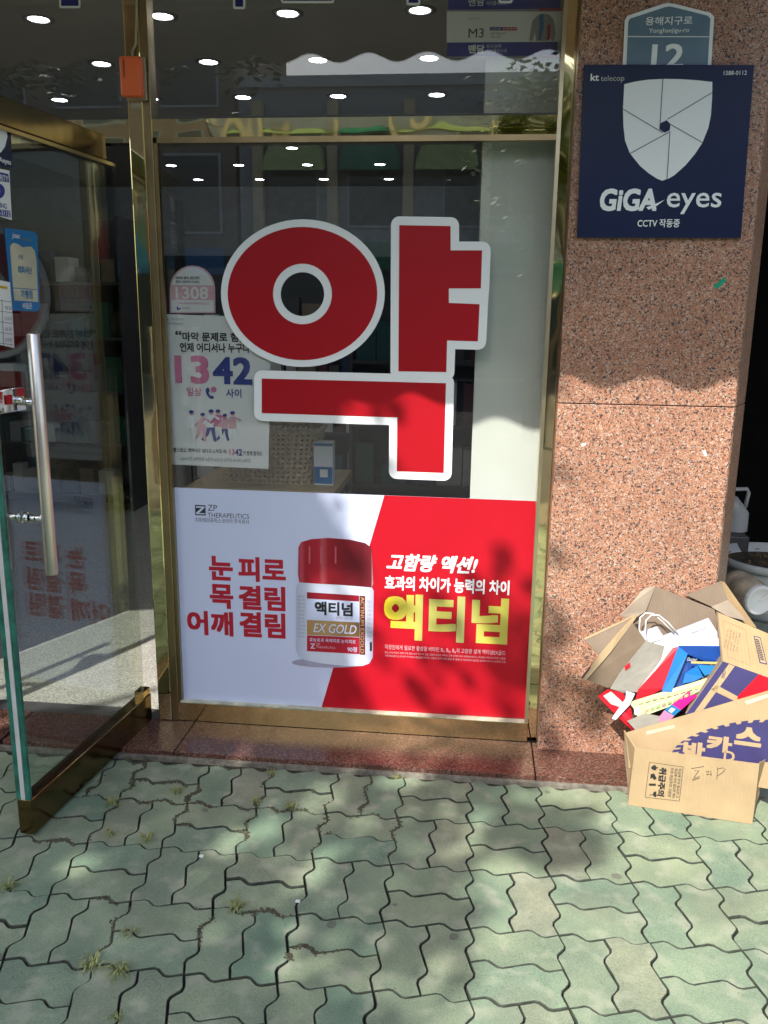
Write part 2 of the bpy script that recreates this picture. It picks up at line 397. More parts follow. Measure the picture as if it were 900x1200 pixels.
def inset(p, r):
    k = len(p); out = []
    for i in range(k):
        a, b, c = (V((*p[j % k], 0)) for j in (i-1, i, i+1))
        d0 = (b-a).normalized(); d1 = (c-b).normalized(); n = V((-(d0.y+d1.y), d0.x+d1.x, 0))
        n = n.normalized(); n0 = V((-d0.y, d0.x, 0)); out.append(tuple((b-n*(r/max(.5, n.dot(n0)))).xy))
    return out
def paver_mesh(vertical, seed):
    rr = random.Random(seed); o = paver_outline(vertical); cx = sum(p[0] for p in o)/len(o); cy = sum(p[1] for p in o)/len(o)
    o = [(x-cx+rr.uniform(-.0007, .0007), y-cy+rr.uniform(-.0007, .0007)) for x, y in o]
    lo_ = inset(o, .0015+rr.random()*.0009); mid = lo_; hi = inset(lo_, .0015)
    vs = [(x, y, -.035) for x, y in lo_]+[(x, y, -.0016) for x, y in mid]+[(x, y, 0) for x, y in hi]; k = len(o); fs = []
    for l in (0, 1):
        for i in range(k): j = (i+1) % k; fs.append((l*k+j, l*k+i, (l+1)*k+i, (l+1)*k+j))
    tr = tessellate_polygon([[V((x, y, 0)) for x, y in hi]])
    for a, b, c in tr:
        A, B, Cc = (V((*hi[q], 0)) for q in (a, b, c))
        if (B-A).cross(Cc-A).z < 0: b, c = c, b
        fs.append((a+2*k, b+2*k, c+2*k))
    me = bpy.data.meshes.new('paver'); me.from_pydata(vs, [], fs); me.materials.append(M['paver']); me.materials.append(M['jointdirt'])
    for q in range(2*k): me.polygons[q].material_index = 1
    me.update()
    return me, (cx, cy)
PM = {v: [paver_mesh(v, 10*v+i) for i in range(4)] for v in (0, 1)}
far = MB(); npav = 0
ca, sa = math.cos(GA), math.sin(GA)
for c in range(-34, 34):
    for r in range(-2, 30):
        for h in (0, 1):
            vert = (c+r) % 2 != 0
            me, (cx, cy) = PM[int(vert)][random.randrange(4)]
            u = c*SX+cx+(h*.5*SX if vert else 0); v = cy-r*SY-(0 if vert else h*.5*SY)
            x = .034+ca*u-sa*v*1; y = GY0+sa*u+ca*v
            if y > -.325 and abs(x) < 9 and y > -.30: 
                if y > -.26: continue
            z = random.uniform(-.0012, .0012)
            near = -1.78 < x < 1.2 and -1.95 < y
            if near:
                o = bpy.data.objects.new('paver', me); C.objects.link(o); o.parent = pav
                o.location = (x+random.gauss(0, .0005), y+random.gauss(0, .0005), z+random.gauss(0, .0008)); o.rotation_euler = (random.uniform(-.006, .006), random.uniform(-.006, .006), GA+random.uniform(-.006, .006)); npav += 1
            elif y > -3.5:
                mm = PM[int(vert)][0][0]
                far.add([(x+p.co.x, y+p.co.y, z+p.co.z) for p in mm.vertices], [tuple(p.vertices) for p in mm.polygons])
fp = far.build('paver', M['paver'], pav); fp['kind'] = 'stuff'
print('pavers', npav)
# cut row along the step and the mortar line
MB().box((-14, -.255, -.03), (1.0, -.238, .001)).build('mortar_joint', M['mortar'], pav)
alley_floor = struct(box('passage_floor', (.60, -.245, -.04), (4.5, 6, -.004), plain('grey_green_concrete', (.25, .29, .25), .85, var=.2, scale=8)))

# granite step
step = thing('granite_step', 'low polished red granite step running under the shop window and door', 'step', (0, -.2, 0))
for a, b in ((-3.4, -2.32), (-2.31, -1.66), (-1.65, -1.012), (-1.009, .252), (.255, .60)):
    box('granite_tile', (a, -.238, -.02), (b-.001, -.005, .018+random.uniform(-.001, .001)), M['granite_red'], step, bevel=.002)

# shop interior
struct(box('shop_floor', (-4.6, .075, -.05), (.60, 8.6, .016), M['terrazzo']))
sf = bpy.data.objects['shop_floor']
struct(box('shop_ceiling', (-4.6, .06, 3.0), (.60, 8.6, 3.06), M['ceiling']))
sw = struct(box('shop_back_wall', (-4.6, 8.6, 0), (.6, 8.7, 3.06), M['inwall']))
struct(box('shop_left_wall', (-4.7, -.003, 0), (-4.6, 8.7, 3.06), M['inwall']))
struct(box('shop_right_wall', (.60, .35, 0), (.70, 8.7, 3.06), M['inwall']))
struct(box('upper_facade_wall', (-4.7, -.04, 2.9), (4.4, .055, 4.2), M['granite']))
struct(box('left_facade_wall', (-4.7, -.05, 0), (-2.32, .05, 2.9), M['granite']))
# passage at the right
pw = struct(MB().box((.90, .351, 0), (.92, 2.4, 2.9)).box((.92, 2.4, 0), (4.5, 2.45, 2.9)).box((4.4, .06, 0), (4.5, 2.399, 2.9)).box((.92, .056, 2.9), (4.4, 2.399, 2.95)).build('passage_wall', M['passageshade']))  # back wall set close and black, in place of the passage's deep shade
struct(box('right_facade_wall', (3.4, -.05, 0), (4.4, .05, 2.9), M['granite']))

# pillar
pil = thing('granite_pillar', 'speckled pink granite pillar between shop window and dark passage', 'pillar', (.55, 0, 0))
JZ = 1.258
def slabpoly(name, z0, z1, mt):
    pts = [(.272, -.05), (.828, -.05), (.836, -.042), (.905, .10), (.905, .35), (.272, .35)]
    k = len(pts); vs = [(x, y, z0) for x, y in pts]+[(x, y, z1) for x, y in pts]
    fs = [tuple(range(k))[::-1], tuple(range(k, 2*k))]+[(i, (i+1) % k, (i+1) % k+k, i+k) for i in range(k)]
    o = obj(name, vs, fs, mt, pil); b = o.modifiers.new('b', 'BEVEL'); b.width = .002; b.segments = 2; return o
slabpoly('granite_slab', .016, JZ-.0015, M['granite']); slabpoly('granite_slab', JZ+.0015, 2.9, M['granite'])
box('joint_filler', (.276, -.044, JZ-.002), (.825, .3, JZ+.002), M['black'], pil)
def chip(px, py, w_, h_, a, m, label, name, cat):
    p = at(px, py, -.0505); ex = V((math.cos(a), 0, math.sin(a))); ez = V((-math.sin(a), 0, math.cos(a)))
    o = MB().slab([p+ex*w_+ez*h_, p-ex*w_+ez*h_, p-ex*w_*.9-ez*h_, p+ex*w_*.8-ez*h_], .0005, (0, -1, 0)).build(name, m); tag(o, label, cat)
chip(844, 332, .021, .007, .75, plain('green_tape', (.0, .28, .16), .4), 'small green tape strip stuck slantwise on the shaded granite', 'tape_strip', 'tape')
chip(684, 521, .009, .004, .4, M['paperw'], 'white paper residue on the left of the sunlit granite slab', 'paper_scrap', 'paper scrap')
chip(826, 531, .005, .010, .5, M['paperw'], 'white paper residue near the right edge of the granite slab', 'paper_scrap', 'paper scrap')

# ================================================================= SHOPFRONT
def curved_bar(name, x0, x1, m, par, z0=2.086, z1=2.142):
    K = 10; b = MB(); nx = 60; vs = []; fs = []
    prof = [(.05, z0)]+[(.001+.0006*((2*k/K-1)**2 if k < K/2 else .25*(2*k/K-1)**2), z0+(z1-z0)*k/K) for k in range(K+1)]+[(.05, z1)]
    k_ = len(prof)
    for i in range(nx+1):
        x = x0+(x1-x0)*i/nx; vs += [(x, y, z) for y, z in prof]
    for i in range(nx):
        for j in range(k_-1): fs.append((i*k_+j, (i+1)*k_+j, (i+1)*k_+j+1, i*k_+j+1))
    fs += [tuple(range(k_)), tuple(nx*k_+j for j in range(k_))[::-1]]
    o = obj(name, vs, fs, m, par, True); e = o.modifiers.new('e', 'EDGE_SPLIT'); e.split_angle = math.radians(40); return o
GYP = .022      # outer face of the window glass
win = thing('shop_window', 'gold framed glass shop window beside granite pillar', 'window', (-.42, 0, 0))
box('glass_pane', (-1.068, GYP, .085), (.225, GYP+.010, 2.085), M['glass'], win)
box('glass_pane', (-1.068, GYP, 2.14), (.225, GYP+.010, 2.905), M['glass'], win)
box('sill', (-1.085, -.004, .018), (.238, .052, .090), M['gold'], win, bevel=.002)
MB().box((-1.068, -.001, .0905), (.228, GYP-.001, .096)).build('glazing_bead', plain('sunlit_cream_ledge', (.55, .54, .42), .5, var=.35, scale=20), win)  # cream tone paints the bright line where the ledge catches sun
curved_bar('transom_bar', -1.074, .232, M['gold_wavy'], win)
MB().box((-1.060, -.003, 2.068), (.224, GYP-.001, 2.0855)).build('glazing_bead', M['bronze'], win)
MB().box((-1.060, .0, 2.1425), (.224, GYP-.001, 2.148)).build('glazing_bead', M['darkgrey'], win)
MB().box((-1.098, -.008, .0185), (-1.0725, .05, 2.9)).build('frame_stile', M['bronze'], win, bevel=.002)
MB().box((-1.0720, .002, .098), (-1.0605, GYP-.001, 2.068)).build('glazing_bead', M['bronze'], win)
MB().box((.2245, -.002, .0185), (.2365, .05, 2.9)).build('frame_stile', goldm('pale_gold_stile', (.78, .68, .46), .25, 6, .0015), win)
MB().box((.2370, .014, .0185), (.2705, .06, 2.9)).build('gold_reveal', M['gold_wavy'], win)
# door frame
df = thing('door_frame', 'polished gold door post and header left of the window', 'door frame', (-1.12, 0, 0))
box('door_post', (-1.150, -.012, .0185), (-1.0985, .06, 2.9), M['gold_wavy'], df, bevel=.004)
curved_bar('header_bar', -2.259, -1.151, M['gold_wavy'], df, 2.07, 2.142)
box('door_post', (-2.32, -.01, .0185), (-2.26, .06, 2.9), M['gold'], df, bevel=.003)
box('transom_glass', (-2.26, GYP, 2.1425), (-1.151, GYP+.01, 2.9), M['glass'], df)
box('threshold', (-2.26, -.003, .0), (-1.151, .074, .0175), M['darkgrey'], df)

def make_door(hx, sgn, label, full):
    """open glass leaf hinged at (hx, -.01); sgn=+1: outer face looks right"""
    d = thing('glass_door', label, 'door', (hx, -.01, .02), 'open glass door leaves')
    ang = .105*sgn
    ex = V((ang, 1, 0)).normalized() if sgn > 0 else V((ang, 1, 0)).normalized()
    nr = V((ex.y, -ex.x, 0))*1.0
    H = V((hx, -.01, 0))
    def bx(name, a0, a1, n0, n1, z0, z1, m, bev=0, par=d):
        P = lambda a, n, z: H-ex*a+nr*n+V((0, 0, z))
        vs = [P(a0, n0, z0), P(a1, n0, z0), P(a1, n1, z0), P(a0, n1, z0), P(a0, n0, z1), P(a1, n0, z1), P(a1, n1, z1), P(a0, n1, z1)]
        fs = [f[::-1] for f in BF]
        return MB().add(vs, fs).build(name, m, par, bevel=bev)
    L = .745
    bx('glass_panel', .02, L-.004, -.028, -.018, .10, 2.0, M['doorglass'])
    bx('bottom_rail', .0, L+.005, -.046, 0, .012, .125, M['railgold'], .002)
    bx('top_rail', .10, L+.005, -.046, 0, 2.0, 2.072, M['railgold'], .002)
    bx('glazing_bead', .04, L, -.012, -.004, 1.988, 1.9985, M['bronze'])
    bx('edge_trim', L-.003, L+.006, -.046, -.031, .126, 1.998, M['green_edge'])
    bx('edge_trim', L-.002, L+.0075, -.030, -.016, .126, 1.998, M['edge_strip'])
    bx('edge_trim', L-.003, L+.006, -.015, 0, .126, 1.998, M['green_edge'])
    bx('hinge_block', .0, .05, -.04, -.004, .1255, .15, M['gold'])
    for s in (1, -1):
        P = lambda a, n, z: H-ex*a+nr*n+V((0, 0, z))
        n = .052 if s > 0 else -.098
        h = MB().tube([P(.635, n, .79), P(.635, n, .795), P(.635, n, 1.468), P(.635, n, 1.472)], [.015, .0175, .0175, .015], 18).build('handle_bar', M['steel'], d, True)
        for z in (.955, 1.285):
            MB().tube([P(.635, -.012 if s > 0 else -.034, z), P(.635, n*.75-.002, z)], .010, 12).build('standoff', M['chrome'], d, True)
            MB().lathe(P(.635, (-.017 if s > 0 else -.029), z), nr*s, [(.0, .0), (.017, 0), (.017, .006), (.011, .010)], 14).build('standoff_collar', M['chrome'], d, True)
    lk = bx('lock_case', L-.12, L+.012, -.052, .008, 1.262, 1.325, M['chrome'], .004)
    bx('lock_button', L-.055, L-.03, .0085, .012, 1.285, 1.31, M['red'], par=lk)
    MB().tube([P(L-.085, .008, 1.293), P(L-.085, .022, 1.293)], .011, 14).build('key_cylinder', M['chrome'], lk, True)
    return d, Frame(H+V((0, 0, 0)), ex, (0, 0, 1))
door, DF = make_door(-1.177, 1, 'open frameless glass door with steel bar handles next to the window', True)
door2, _ = make_door(-2.235, -1, 'far glass door leaf folded open at the left of the entrance', False)
DF = Frame(DF.O+DF.n*-.0175, DF.ex, (0, 0, 1))   # outer face of its glass

# door stickers
def sticker(name, label, cat, pts, m, rad=0):
    t = thing(name, label, cat, DF.P(*DF.uv(*pts[0])))
    printed('sheet', DF, [pxp(DF, pts)], m, t, .0012, .0009); return t
t = sticker('security_sticker', 'navy security camera sticker with white shield on the door glass', 'sticker', [(-14, 138), (12, 145), (14, 197), (-12, 194)], M['navy'])
printed('emblem', DF, [pxp(DF, [(-12, 149), (-3, 146), (6, 148), (8, 160), (5, 172), (0, 179), (-6, 176), (-11, 168)])], M['white'], t, .002)
text(DF, 'GiGAeyes', -11, 184, 12, 192, M['white'], t, .03)
t = sticker('guard_sticker', 'white and blue guard service sticker cut by the picture edge', 'sticker', [(-14, 195), (10.5, 200), (13.5, 258), (-13, 250)], M['paperw'])
printed('band', DF, [pxp(DF, [(-13, 199), (9, 204), (10, 214), (-13, 210)])], M['navyp'], t, .002)
text(DF, 'SECURITY', -12, 204, 8, 211, M['white'], t, .02, n=.003)
printed('emblem', DF, [[DF.uv(*q) for q in ellipse(-3, 224, 8, 9, 24)]], M['navyp'], t, .002)
printed('emblem', DF, [[DF.uv(*q) for q in ellipse(-5, 224, 4, 5, 20)]], M['paperw'], t, .0026)
text(DF, 'PARKING', -12, 237, 7, 243, M['navyp'], t, .03)
printed('band', DF, [pxp(DF, [(-13, 244), (11, 247), (12, 255), (-12, 251)])], M['navyp'], t, .002)
text(DF, '1588-3112', -11, 246, 10, 252, M['white'], t, .02, n=.003)
M['cyan'] = plain('bright_blue_print', (.01, .16, .40), .4); M['cream'] = plain('cream_print', (.50, .48, .36), .5)
t = sticker('tooth_sticker', 'blue dental sticker with a cream tooth shape on the door', 'sticker', [(5, 267), (40, 271.5), (43.5, 276), (46.5, 362), (42, 365), (14, 364)], M['cyan'])
printed('tooth', DF, [pxp(DF, [(11, 288), (15, 284.5), (20, 286), (26, 290), (31, 289), (36, 289), (40, 294), (42, 305), (44, 354), (16, 352), (13, 320)])], M['cream'], t, .002)
text(DF, 'joac', 13.5, 273, 23, 281, M['paperw'], t, .01, .2); text(DF, 'medicaments', 24, 279, 36, 282, M['weed'], t)
text(DF, '구강', 20, 298, 26, 304, M['cyan'], t, .01, n=.003); text(DF, '레파시닌', 20, 312, 36, 321, M['cyan'], t, .03, n=.003)
text(DF, '가맹점', 23, 340, 37, 350, M['cyan'], t, .03, n=.003); text(DF, '바음은', 26, 355, 37, 362, M['paperw'], t, .02)
printed('rule', DF, [pxp(DF, [(14.5, 337), (42, 339), (42, 339.8), (14.5, 337.8)])], M['cyan'], t, .003)
t = sticker('hours_sticker', 'narrow white table sticker on door glass with printed rows', 'sticker', [(-12, 326), (12, 331), (16.5, 408), (-9, 402)], M['paperw'])
for k in range(5):
    y = 352+k*12.5; printed('rule', DF, [pxp(DF, [(-11, y-1.6), (14, y+1.6), (14, y+2.4), (-11, y-.8)])], M['grey'], t, .002)
printed('rule', DF, [pxp(DF, [(1, 351), (1.9, 351), (3.9, 405), (3, 405)])], M['grey'], t, .002)
printed('band', DF, [pxp(DF, [(-10, 333), (8, 336), (8, 339), (-10, 336)])], plain('yellow_print', (.6, .42, .03), .5), t, .002)
for k in range(4): text(DF, ['평일', '토요일', '휴일', '공휴일'][k], 5, 358.5+k*12.5, 13, 363+k*12.5, M['grey'], t, .01)

# ================================================================= SIGNS ON THE WINDOW
WF = Frame((0, GYP, 0), (1, 0, 0), (0, 0, 1))
yak = thing('window_lettering', 'huge red Korean syllable with white outline stuck on the window', 'sign', at(420, 400, GYP))
def uve(cx, cy, rx, ry, k=64):
    return [WF.uv(*q) for q in ellipse(cx, cy, rx, ry, k)]
printed('ring_outline', WF, [uve(355, 343.5, 96, 86.5), uve(354.5, 344.7, 25.5, 25.7, 40)], M['white'], yak, .0012, .001)
printed('ring', WF, [uve(354.6, 344, 87.6, 78), uve(354.6, 344.5, 34.5, 35.5, 48)], M['red'], yak, .0022, .0008)
J1 = pxp(WF, [(468, 264), (528, 265), (528, 293.5), (565, 293.5), (563.5, 338), (526, 338), (526, 355), (562, 356.5), (560, 400), (524, 399), (523, 436), (467, 435)])
J2 = pxp(WF, [(307, 443.5), (522.6, 449), (520, 554), (465, 552), (465.6, 489), (307, 484)])
stalk = [J1[0], J1[1], J1[2], J1[3], J1[4], (J1[4][0]-.002, (J1[4][1]+J1[7][1])/2), J1[7], J1[8], J1[9], J1[10], J1[11]]
printed('stroke_outline', WF, [grow([J1[0], J1[1], J1[2], J1[3], J1[4], J1[5]]+[J1[6], J1[7], J1[8], J1[9], J1[10], J1[11]], .0275) if 0 else
    grow(stalk, .0275)], M['white'], yak, .0016, .001)
printed('stroke', WF, [J1], M['red'], yak, .0026, .0008)
printed('stroke_outline', WF, [grow(J2, .0275)], M['white'], yak, .0020, .001)
printed('stroke', WF, [J2], M['red'], yak, .0030, .0008)

# cut-off blue letters along the top
M['bluev'] = plain('blue_vinyl', (.02, .02, .20), .4)
tl = thing('top_lettering', 'row of blue letters with white outline cut off by the picture top', 'sign', at(330, 0, GYP))
def stub(pts, mw=.007):
    p = pxp(WF, pts); printed('stroke_outline', WF, [grow(p, mw)], M['white'], tl, .0012, .001); printed('stroke', WF, [p], M['bluev'], tl, .0020, .0008)
stub([(72, -60), (92, -60), (92, 7), (72, 7)]); stub([(274, -50), (285, -50), (285, 8), (276, 8)])
stub([(205, -18), (271, -18), (271, -3), (205, -3)])
stub([(332, -40), (343, -40), (343, -6), (378, -6), (378, -40), (389, -40), (389, 1), (332, 1)])
stub([(479, -60), (490, -60), (490, 3.5), (479, 3.5)]); stub([(587, -60), (598, -60), (598, 1), (587, 1)])
# the leftmost one is on the door's transom: same glass plane
# pink phone sticker 1308 and poster 1342, inside the glass
IF = Frame((0, GYP+.014, 0), (1, 0, 0), (0, 0, 1))
t = thing('helpline_sticker', 'dome shaped pink and white sticker numbered 1308 on the window', 'sticker', at(225, 340, GYP+.014))
dome = [(199, 367), (199, 338)]+[(225.5-26.5*math.cos(math.radians(a)), 338-27*math.sin(math.radians(a))) for a in range(15, 166, 15)]+[(252, 338), (252.5, 367)]
printed('sheet', IF, [pxp(IF, dome)], M['lpink'], t, 0, .0008)
dome2 = [(201, 365.5), (201, 338)]+[(225.5-24.5*math.cos(math.radians(a)), 338-25*math.sin(math.radians(a))) for a in range(15, 166, 15)]+[(250, 338), (250.5, 365.5)]
printed('face', IF, [pxp(IF, dome2)], M['paperw'], t, .0008)
printed('band', IF, [pxp(IF, [(200, 334), (251, 334.5), (251, 352), (200, 351)])], M['lpink'], t, .0014)
text(IF, '1308', 206, 336, 244, 350.5, M['paperw'], t, .025, n=.002); text(IF, '마약류 중독 상담전화', 206, 324, 234, 327.5, M['black'], t, .02)
text(IF, '혼자 고민하지 마세요', 206, 328.7, 234, 332, M['black'], t, .02); text(IF, '언제나 여러분과 함께하겠습니다', 207, 354, 246, 357, M['pink'], t)
def taeguk(fr, x, y, r, par):
    printed('logo', fr, [[fr.uv(*q) for q in ellipse(x, y, r, r, 20)]], M['navyp'], par, .002)
    printed('logo', fr, [[fr.uv(*q) for q in ellipse(x+.3*r, y-.45*r, .6*r, .5*r, 16)]], M['paperw'], par, .0026)
taeguk(IF, 209.5, 361, 2.4, t); text(IF, '식품의약품안전처', 213, 360, 223, 362.5, M['grey'], t)
po = thing('helpline_poster', 'white 1342 poster with running figures inside the window', 'poster', at(250, 460, GYP+.014))
printed('sheet', IF, [pxp(IF, [(192, 368), (318, 372), (314.5, 549.5), (195.5, 544)])], M['paperw'], po, 0, .0008)
taeguk(IF, 195.8, 374, 1.8, po); text(IF, '식품의약품안전처', 199.5, 372.8, 215, 375.4, M['grey'], po); text(IF, '한국마약퇴치운동본부', 195, 378, 215, 380.5, M['grey'], po)
text(IF, '“', 205.5, 387.5, 213, 392.5, M['black'], po, .06)
text(IF, '마약 문제로 힘들 땐', 214, 389.5, 303, 400.5, M['black'], po, .05); text(IF, '언제 어디서나 누구나', 211, 402, 293, 413, M['black'], po, .05)
text(IF, '13', 205, 416.5, 245, 449.5, M['pink'], po, .055); text(IF, '42', 249.5, 418.5, 295.5, 450.5, M['navyp'], po, .055)
text(IF, '일상', 219, 454, 236.5, 464, M['pink'], po, .03); text(IF, '사이', 265, 455.5, 283, 466, M['navyp'], po, .03)
ph = [(243, 454), (241, 457), (242, 462), (246, 467), (250, 467.5), (251, 465), (248, 463.5), (246.5, 464), (244.5, 460), (246, 458.5), (245.3, 455)]
printed('phone_icon', IF, [pxp(IF, ph)], M['navyp'], po, .0016); printed('phone_icon', IF, [[IF.uv(*q) for q in ellipse(250.5, 456.5, 3.4, 3.4, 18)]], M['pink'], po, .0012)
text(IF, '고통스럽고, 벗어나고 싶다고 느껴질 때,', 200, 525.5, 266, 530.5, M['black'], po, .015); text(IF, '13', 269, 526, 275, 533.5, M['pink'], po, .06)
text(IF, '42', 275.5, 526, 284, 534, M['navyp'], po, .06); text(IF, '가 함께 할게요', 285, 528.5, 307, 534, M['black'], po, .015)
text(IF, '#24시간 #마약류 #중독 #상담 #전화 #1342 #희망', 212, 536, 294, 541, M['grey'], po)
def figure(cx, top, h, shirt, legs, lean):
    q = lambda pts, m, n: printed('figure_print', IF, [pxp(IF, [(cx+x*h+(1-y)*lean, top+y*h) for x, y in pts])], m, po, n)
    q([(-.09+.0, .17), (.10, .17), (.13, .55), (-.13, .55)], shirt, .0016)
    q([(-.08, .2), (-.26, .42), (-.20, .47), (-.03, .32)], shirt, .0019); q([(.07, .2), (.24, .34), (.28, .27), (.25, .25), (.10, .18)], shirt, .0022)
    q([(-.12, .55), (.03, .55), (-.05, .78), (-.20, .97), (-.27, .92), (-.14, .74)], legs, .0016)
    q([(.0, .55), (.13, .55), (.16, .76), (.22, .97), (.13, .99), (.06, .78)], legs, .0019)
    q(ellipse(0, .08, .075, .08, 14), M['lpink'], .0016); q(ellipse(-.01, .045, .08, .055, 12), M['navyp'], .0020)
for a in ((222, 481, 36, M['white'], M['paperw'], 3), (235, 484, 34, M['lpink'], M['lpink'], 3), (246, 480, 38, M['white'], M['navyp'], 2), (254, 480, 36, M['pink'], M['paperw'], 2), (262, 485, 32, M['lpink'], M['navyp'], 2), (272, 482, 37, M['lpink'], M['white'], 1)): figure(*a)

# advertising poster
AF = Frame((0, GYP, 0), (1, 0, 0), (0, 0, 1))
ad = thing('advertising_poster', 'wide white and red medicine poster with a red capped bottle below the lettering', 'poster', at(410, 700, GYP))
K = [(197, 571), (628, 587), (617, 842), (203, 818)]
printed('sheet', AF, [pxp(AF, K)], M['lav'], ad, .0012, .001)
printed('red_panel', AF, [pxp(AF, [(450.5, 580.4), (628, 587), (617, 842), (377, 828.2)])], M['pred'], ad, .0020)
printed('logo', AF, [pxp(AF, [(228.7, 591.5), (241, 592), (241.2, 604), (229, 603.6)])], M['black'], ad, .0020)
printed('logo', AF, [pxp(AF, [(230, 593), (240, 593.3), (240, 595), (233.5, 601), (240, 601.2), (240, 602.6), (230, 602.3), (230, 600.6), (236.5, 595), (230, 594.8)])], M['lav'], ad, .0026)
text(AF, 'ZP', 243.5, 591.5, 254.5, 598.5, M['black'], ad, .0); text(AF, 'THERAPEUTICS', 243.5, 601.5, 292, 607, M['black'], ad, 0); text(AF, '지피테라퓨틱스코리아 주식회사', 229, 607.5, 292, 613, M['black'], ad, .0)
for s, a in (('눈', (245, 651.5, 273, 680)), ('피로', (279.5, 653, 335, 682)), ('목', (246, 684.5, 273.5, 713)), ('결림', (280, 686.5, 334.5, 715)), ('어깨', (219.5, 716, 273.5, 744.5)), ('결림', (281, 717.5, 334.5, 747))):
    text(AF, s, *a, M['tred'], ad, .068, n=.0018)
text(AF, '고함량 액션!', 453, 650, 560, 670.5, M['white'], ad, .06, .3, n=.0028); text(AF, '효과의 차이가 능력의 차이', 451, 677, 597, 694, M['white'], ad, .055, n=.0028)
def ygrad():
    m, t, b = mat('yellow_foil_print'); tc = t.nodes.new('ShaderNodeTexCoord'); s = t.nodes.new('ShaderNodeSeparateXYZ'); t.links.new(tc.outputs['Generated'], s.inputs[0])
    t.links.new(ramp(t, s.outputs[0], [(0, (.80, .66, .02)), (.2, (.72, .62, .10)), (.32, (.42, .42, .12)), (.5, (.62, .56, .12)), (.62, (.45, .45, .16)), (.85, (.70, .62, .10)), (1, (.48, .44, .08))]), b.inputs['Base Color'])
    b.inputs['Roughness'].default_value = .45; return m
text(AF, '액티넘', 450, 698, 595.5, 752, ygrad(), ad, .075, n=.0028)
text(AF, '직장인에게 필요한 활성형 비타민 B₁, B₂, B₆의 고함량 설계 액티넘EX골드', 451, 758.5, 592.5, 764.5, M['lpink'], ad, .01, n=.0028)
text(AF, '효능 효과 피로의 완화 어깨 결림 눈의 피로 목 결림 고함량 활성형 비타민 설계 능력의 차이 지피테라퓨틱스 주식회사 액티넘 비타민 고함량', 451, 766.5, 592.5, 769, M['lpink'], ad, 0, n=.0028)
text(AF, '지피테라퓨틱스코리아 주식회사 활성형 비타민 고함량 설계 어깨 결림 목 결림 눈 피로에게 필요한 효과의 차이가 능력의 차이', 451, 770.5, 592.5, 773, M['lpink'], ad, 0, n=.0028)
def gradm(name, stops, rough=.45):
    m, t, b = mat(name); tc = t.nodes.new('ShaderNodeTexCoord'); s = t.nodes.new('ShaderNodeSeparateXYZ'); t.links.new(tc.outputs['Generated'], s.inputs[0])
    t.links.new(ramp(t, s.outputs[0], stops), b.inputs['Base Color']); b.inputs['Roughness'].default_value = rough; return m
pr = lambda nm, pts, m, n: printed(nm, AF, [pxp(AF, pts)], m, ad, n)
pr('bottle_print', ellipse(388, 776, 46, 6, 30), plain('soft_grey_print', (.38, .36, .50), .5), .0026)
pr('bottle_print', [(350, 682), (347, 688), (347, 761), (350, 769), (357, 773), (380, 777.5), (405, 780), (425, 780), (433, 777), (437, 770), (438, 692), (435, 686)], gradm('bottle_body_print', [(0, (.45, .50, .66)), (.2, (.66, .70, .86)), (.5, (.70, .74, .88)), (.85, (.62, .66, .82)), (1, (.42, .42, .58))]), .0032)
pr('cap_print', [(350, 641), (353, 635), (365, 631.5), (385, 630), (410, 632), (428, 636), (435, 641), (436, 648), (437.5, 684), (436, 688), (400, 685), (370, 683.5), (351, 682), (349.5, 672)], gradm('bottle_cap_print', [(0, (.30, .01, .03)), (.04, (.50, .06, .10)), (.10, (.34, .008, .02)), (.28, (.42, .012, .03)), (.33, (.50, .08, .10)), (.40, (.34, .01, .02)), (.60, (.20, .005, .015)), (.85, (.11, .004, .01)), (.97, (.16, .01, .02)), (1, (.6, .3, .35))]), .0038)
for x in (363, 376.5, 393.5): pr('cap_print', [(x-1, 640), (x+1, 640), (x+1, 660), (x-1, 660)], plain('pale_red_print', (.52, .10, .13), .5), .0042)
pr('label_print', [(360, 694), (421.5, 698), (421.5, 766), (360, 762)], M['lav'], .0036)
pr('label_print', [(360, 693.5), (421, 697.5), (421, 704.5), (360, 701)], plain('dark_red_print', (.30, .008, .02), .5), .0040)
text(AF, '액티넘', 369, 705, 413.5, 721, M['black'], ad, .07, n=.0042); text(AF, '이엑스골드정', 394, 722, 413, 726, M['grey'], ad, 0, n=.0042)
pr('label_print', [(360, 726), (421.3, 729), (421.3, 746), (360, 743.5)], gradm('gold_print', [(0, (.40, .24, .09)), (.4, (.48, .30, .12)), (1, (.17, .09, .03))]), .0040)
text(AF, 'EX GOLD', 367.5, 731, 418, 741.5, M['lav'], ad, .01, .25, n=.0046)
pr('label_print', [(360, 744), (421.3, 746.5), (421.3, 766), (360, 762.5)], M['tred'], .0042)
text(AF, '효능효과 육체피로 눈의피로', 363, 748, 417, 752.5, M['lav'], ad, .01, n=.0048); text(AF, '90정', 407.5, 757.5, 418.5, 763.5, M['lav'], ad, .03, n=.0048)
text(AF, 'Z', 364, 753.5, 369.5, 759.5, M['lav'], ad, .03, n=.0048); text(AF, 'THERAPEUTICS', 371, 757, 393, 759.5, M['lpink'], ad, 0, n=.0048); text(AF, 'ZP', 370.5, 753, 375, 756, M['lpink'], ad, 0, n=.0048)
pr('label_print', [(421.6, 697.5), (428, 698), (428, 767), (421.6, 766.5)], plain('maroon_print', (.13, .015, .02), .5), .0040)
text(AF, 'ACTINUM EXGOLD', 422.6, 699, 427, 765, plain('tan_print', (.55, .36, .16), .5), ad, .01, n=.0046, rot=1)
for k in range(12): text(AF, ['효능', '효과', '성형', '주의', '피로', '제조'][k % 6], 349, 697+k*4.3, 357.5, 699.6+k*4.3, M['grey'], ad, 0, n=.0040)
pr('label_print', [(433.5, 752), (436, 752), (436, 762.5), (433.5, 762.5)], M['black'], .0040)
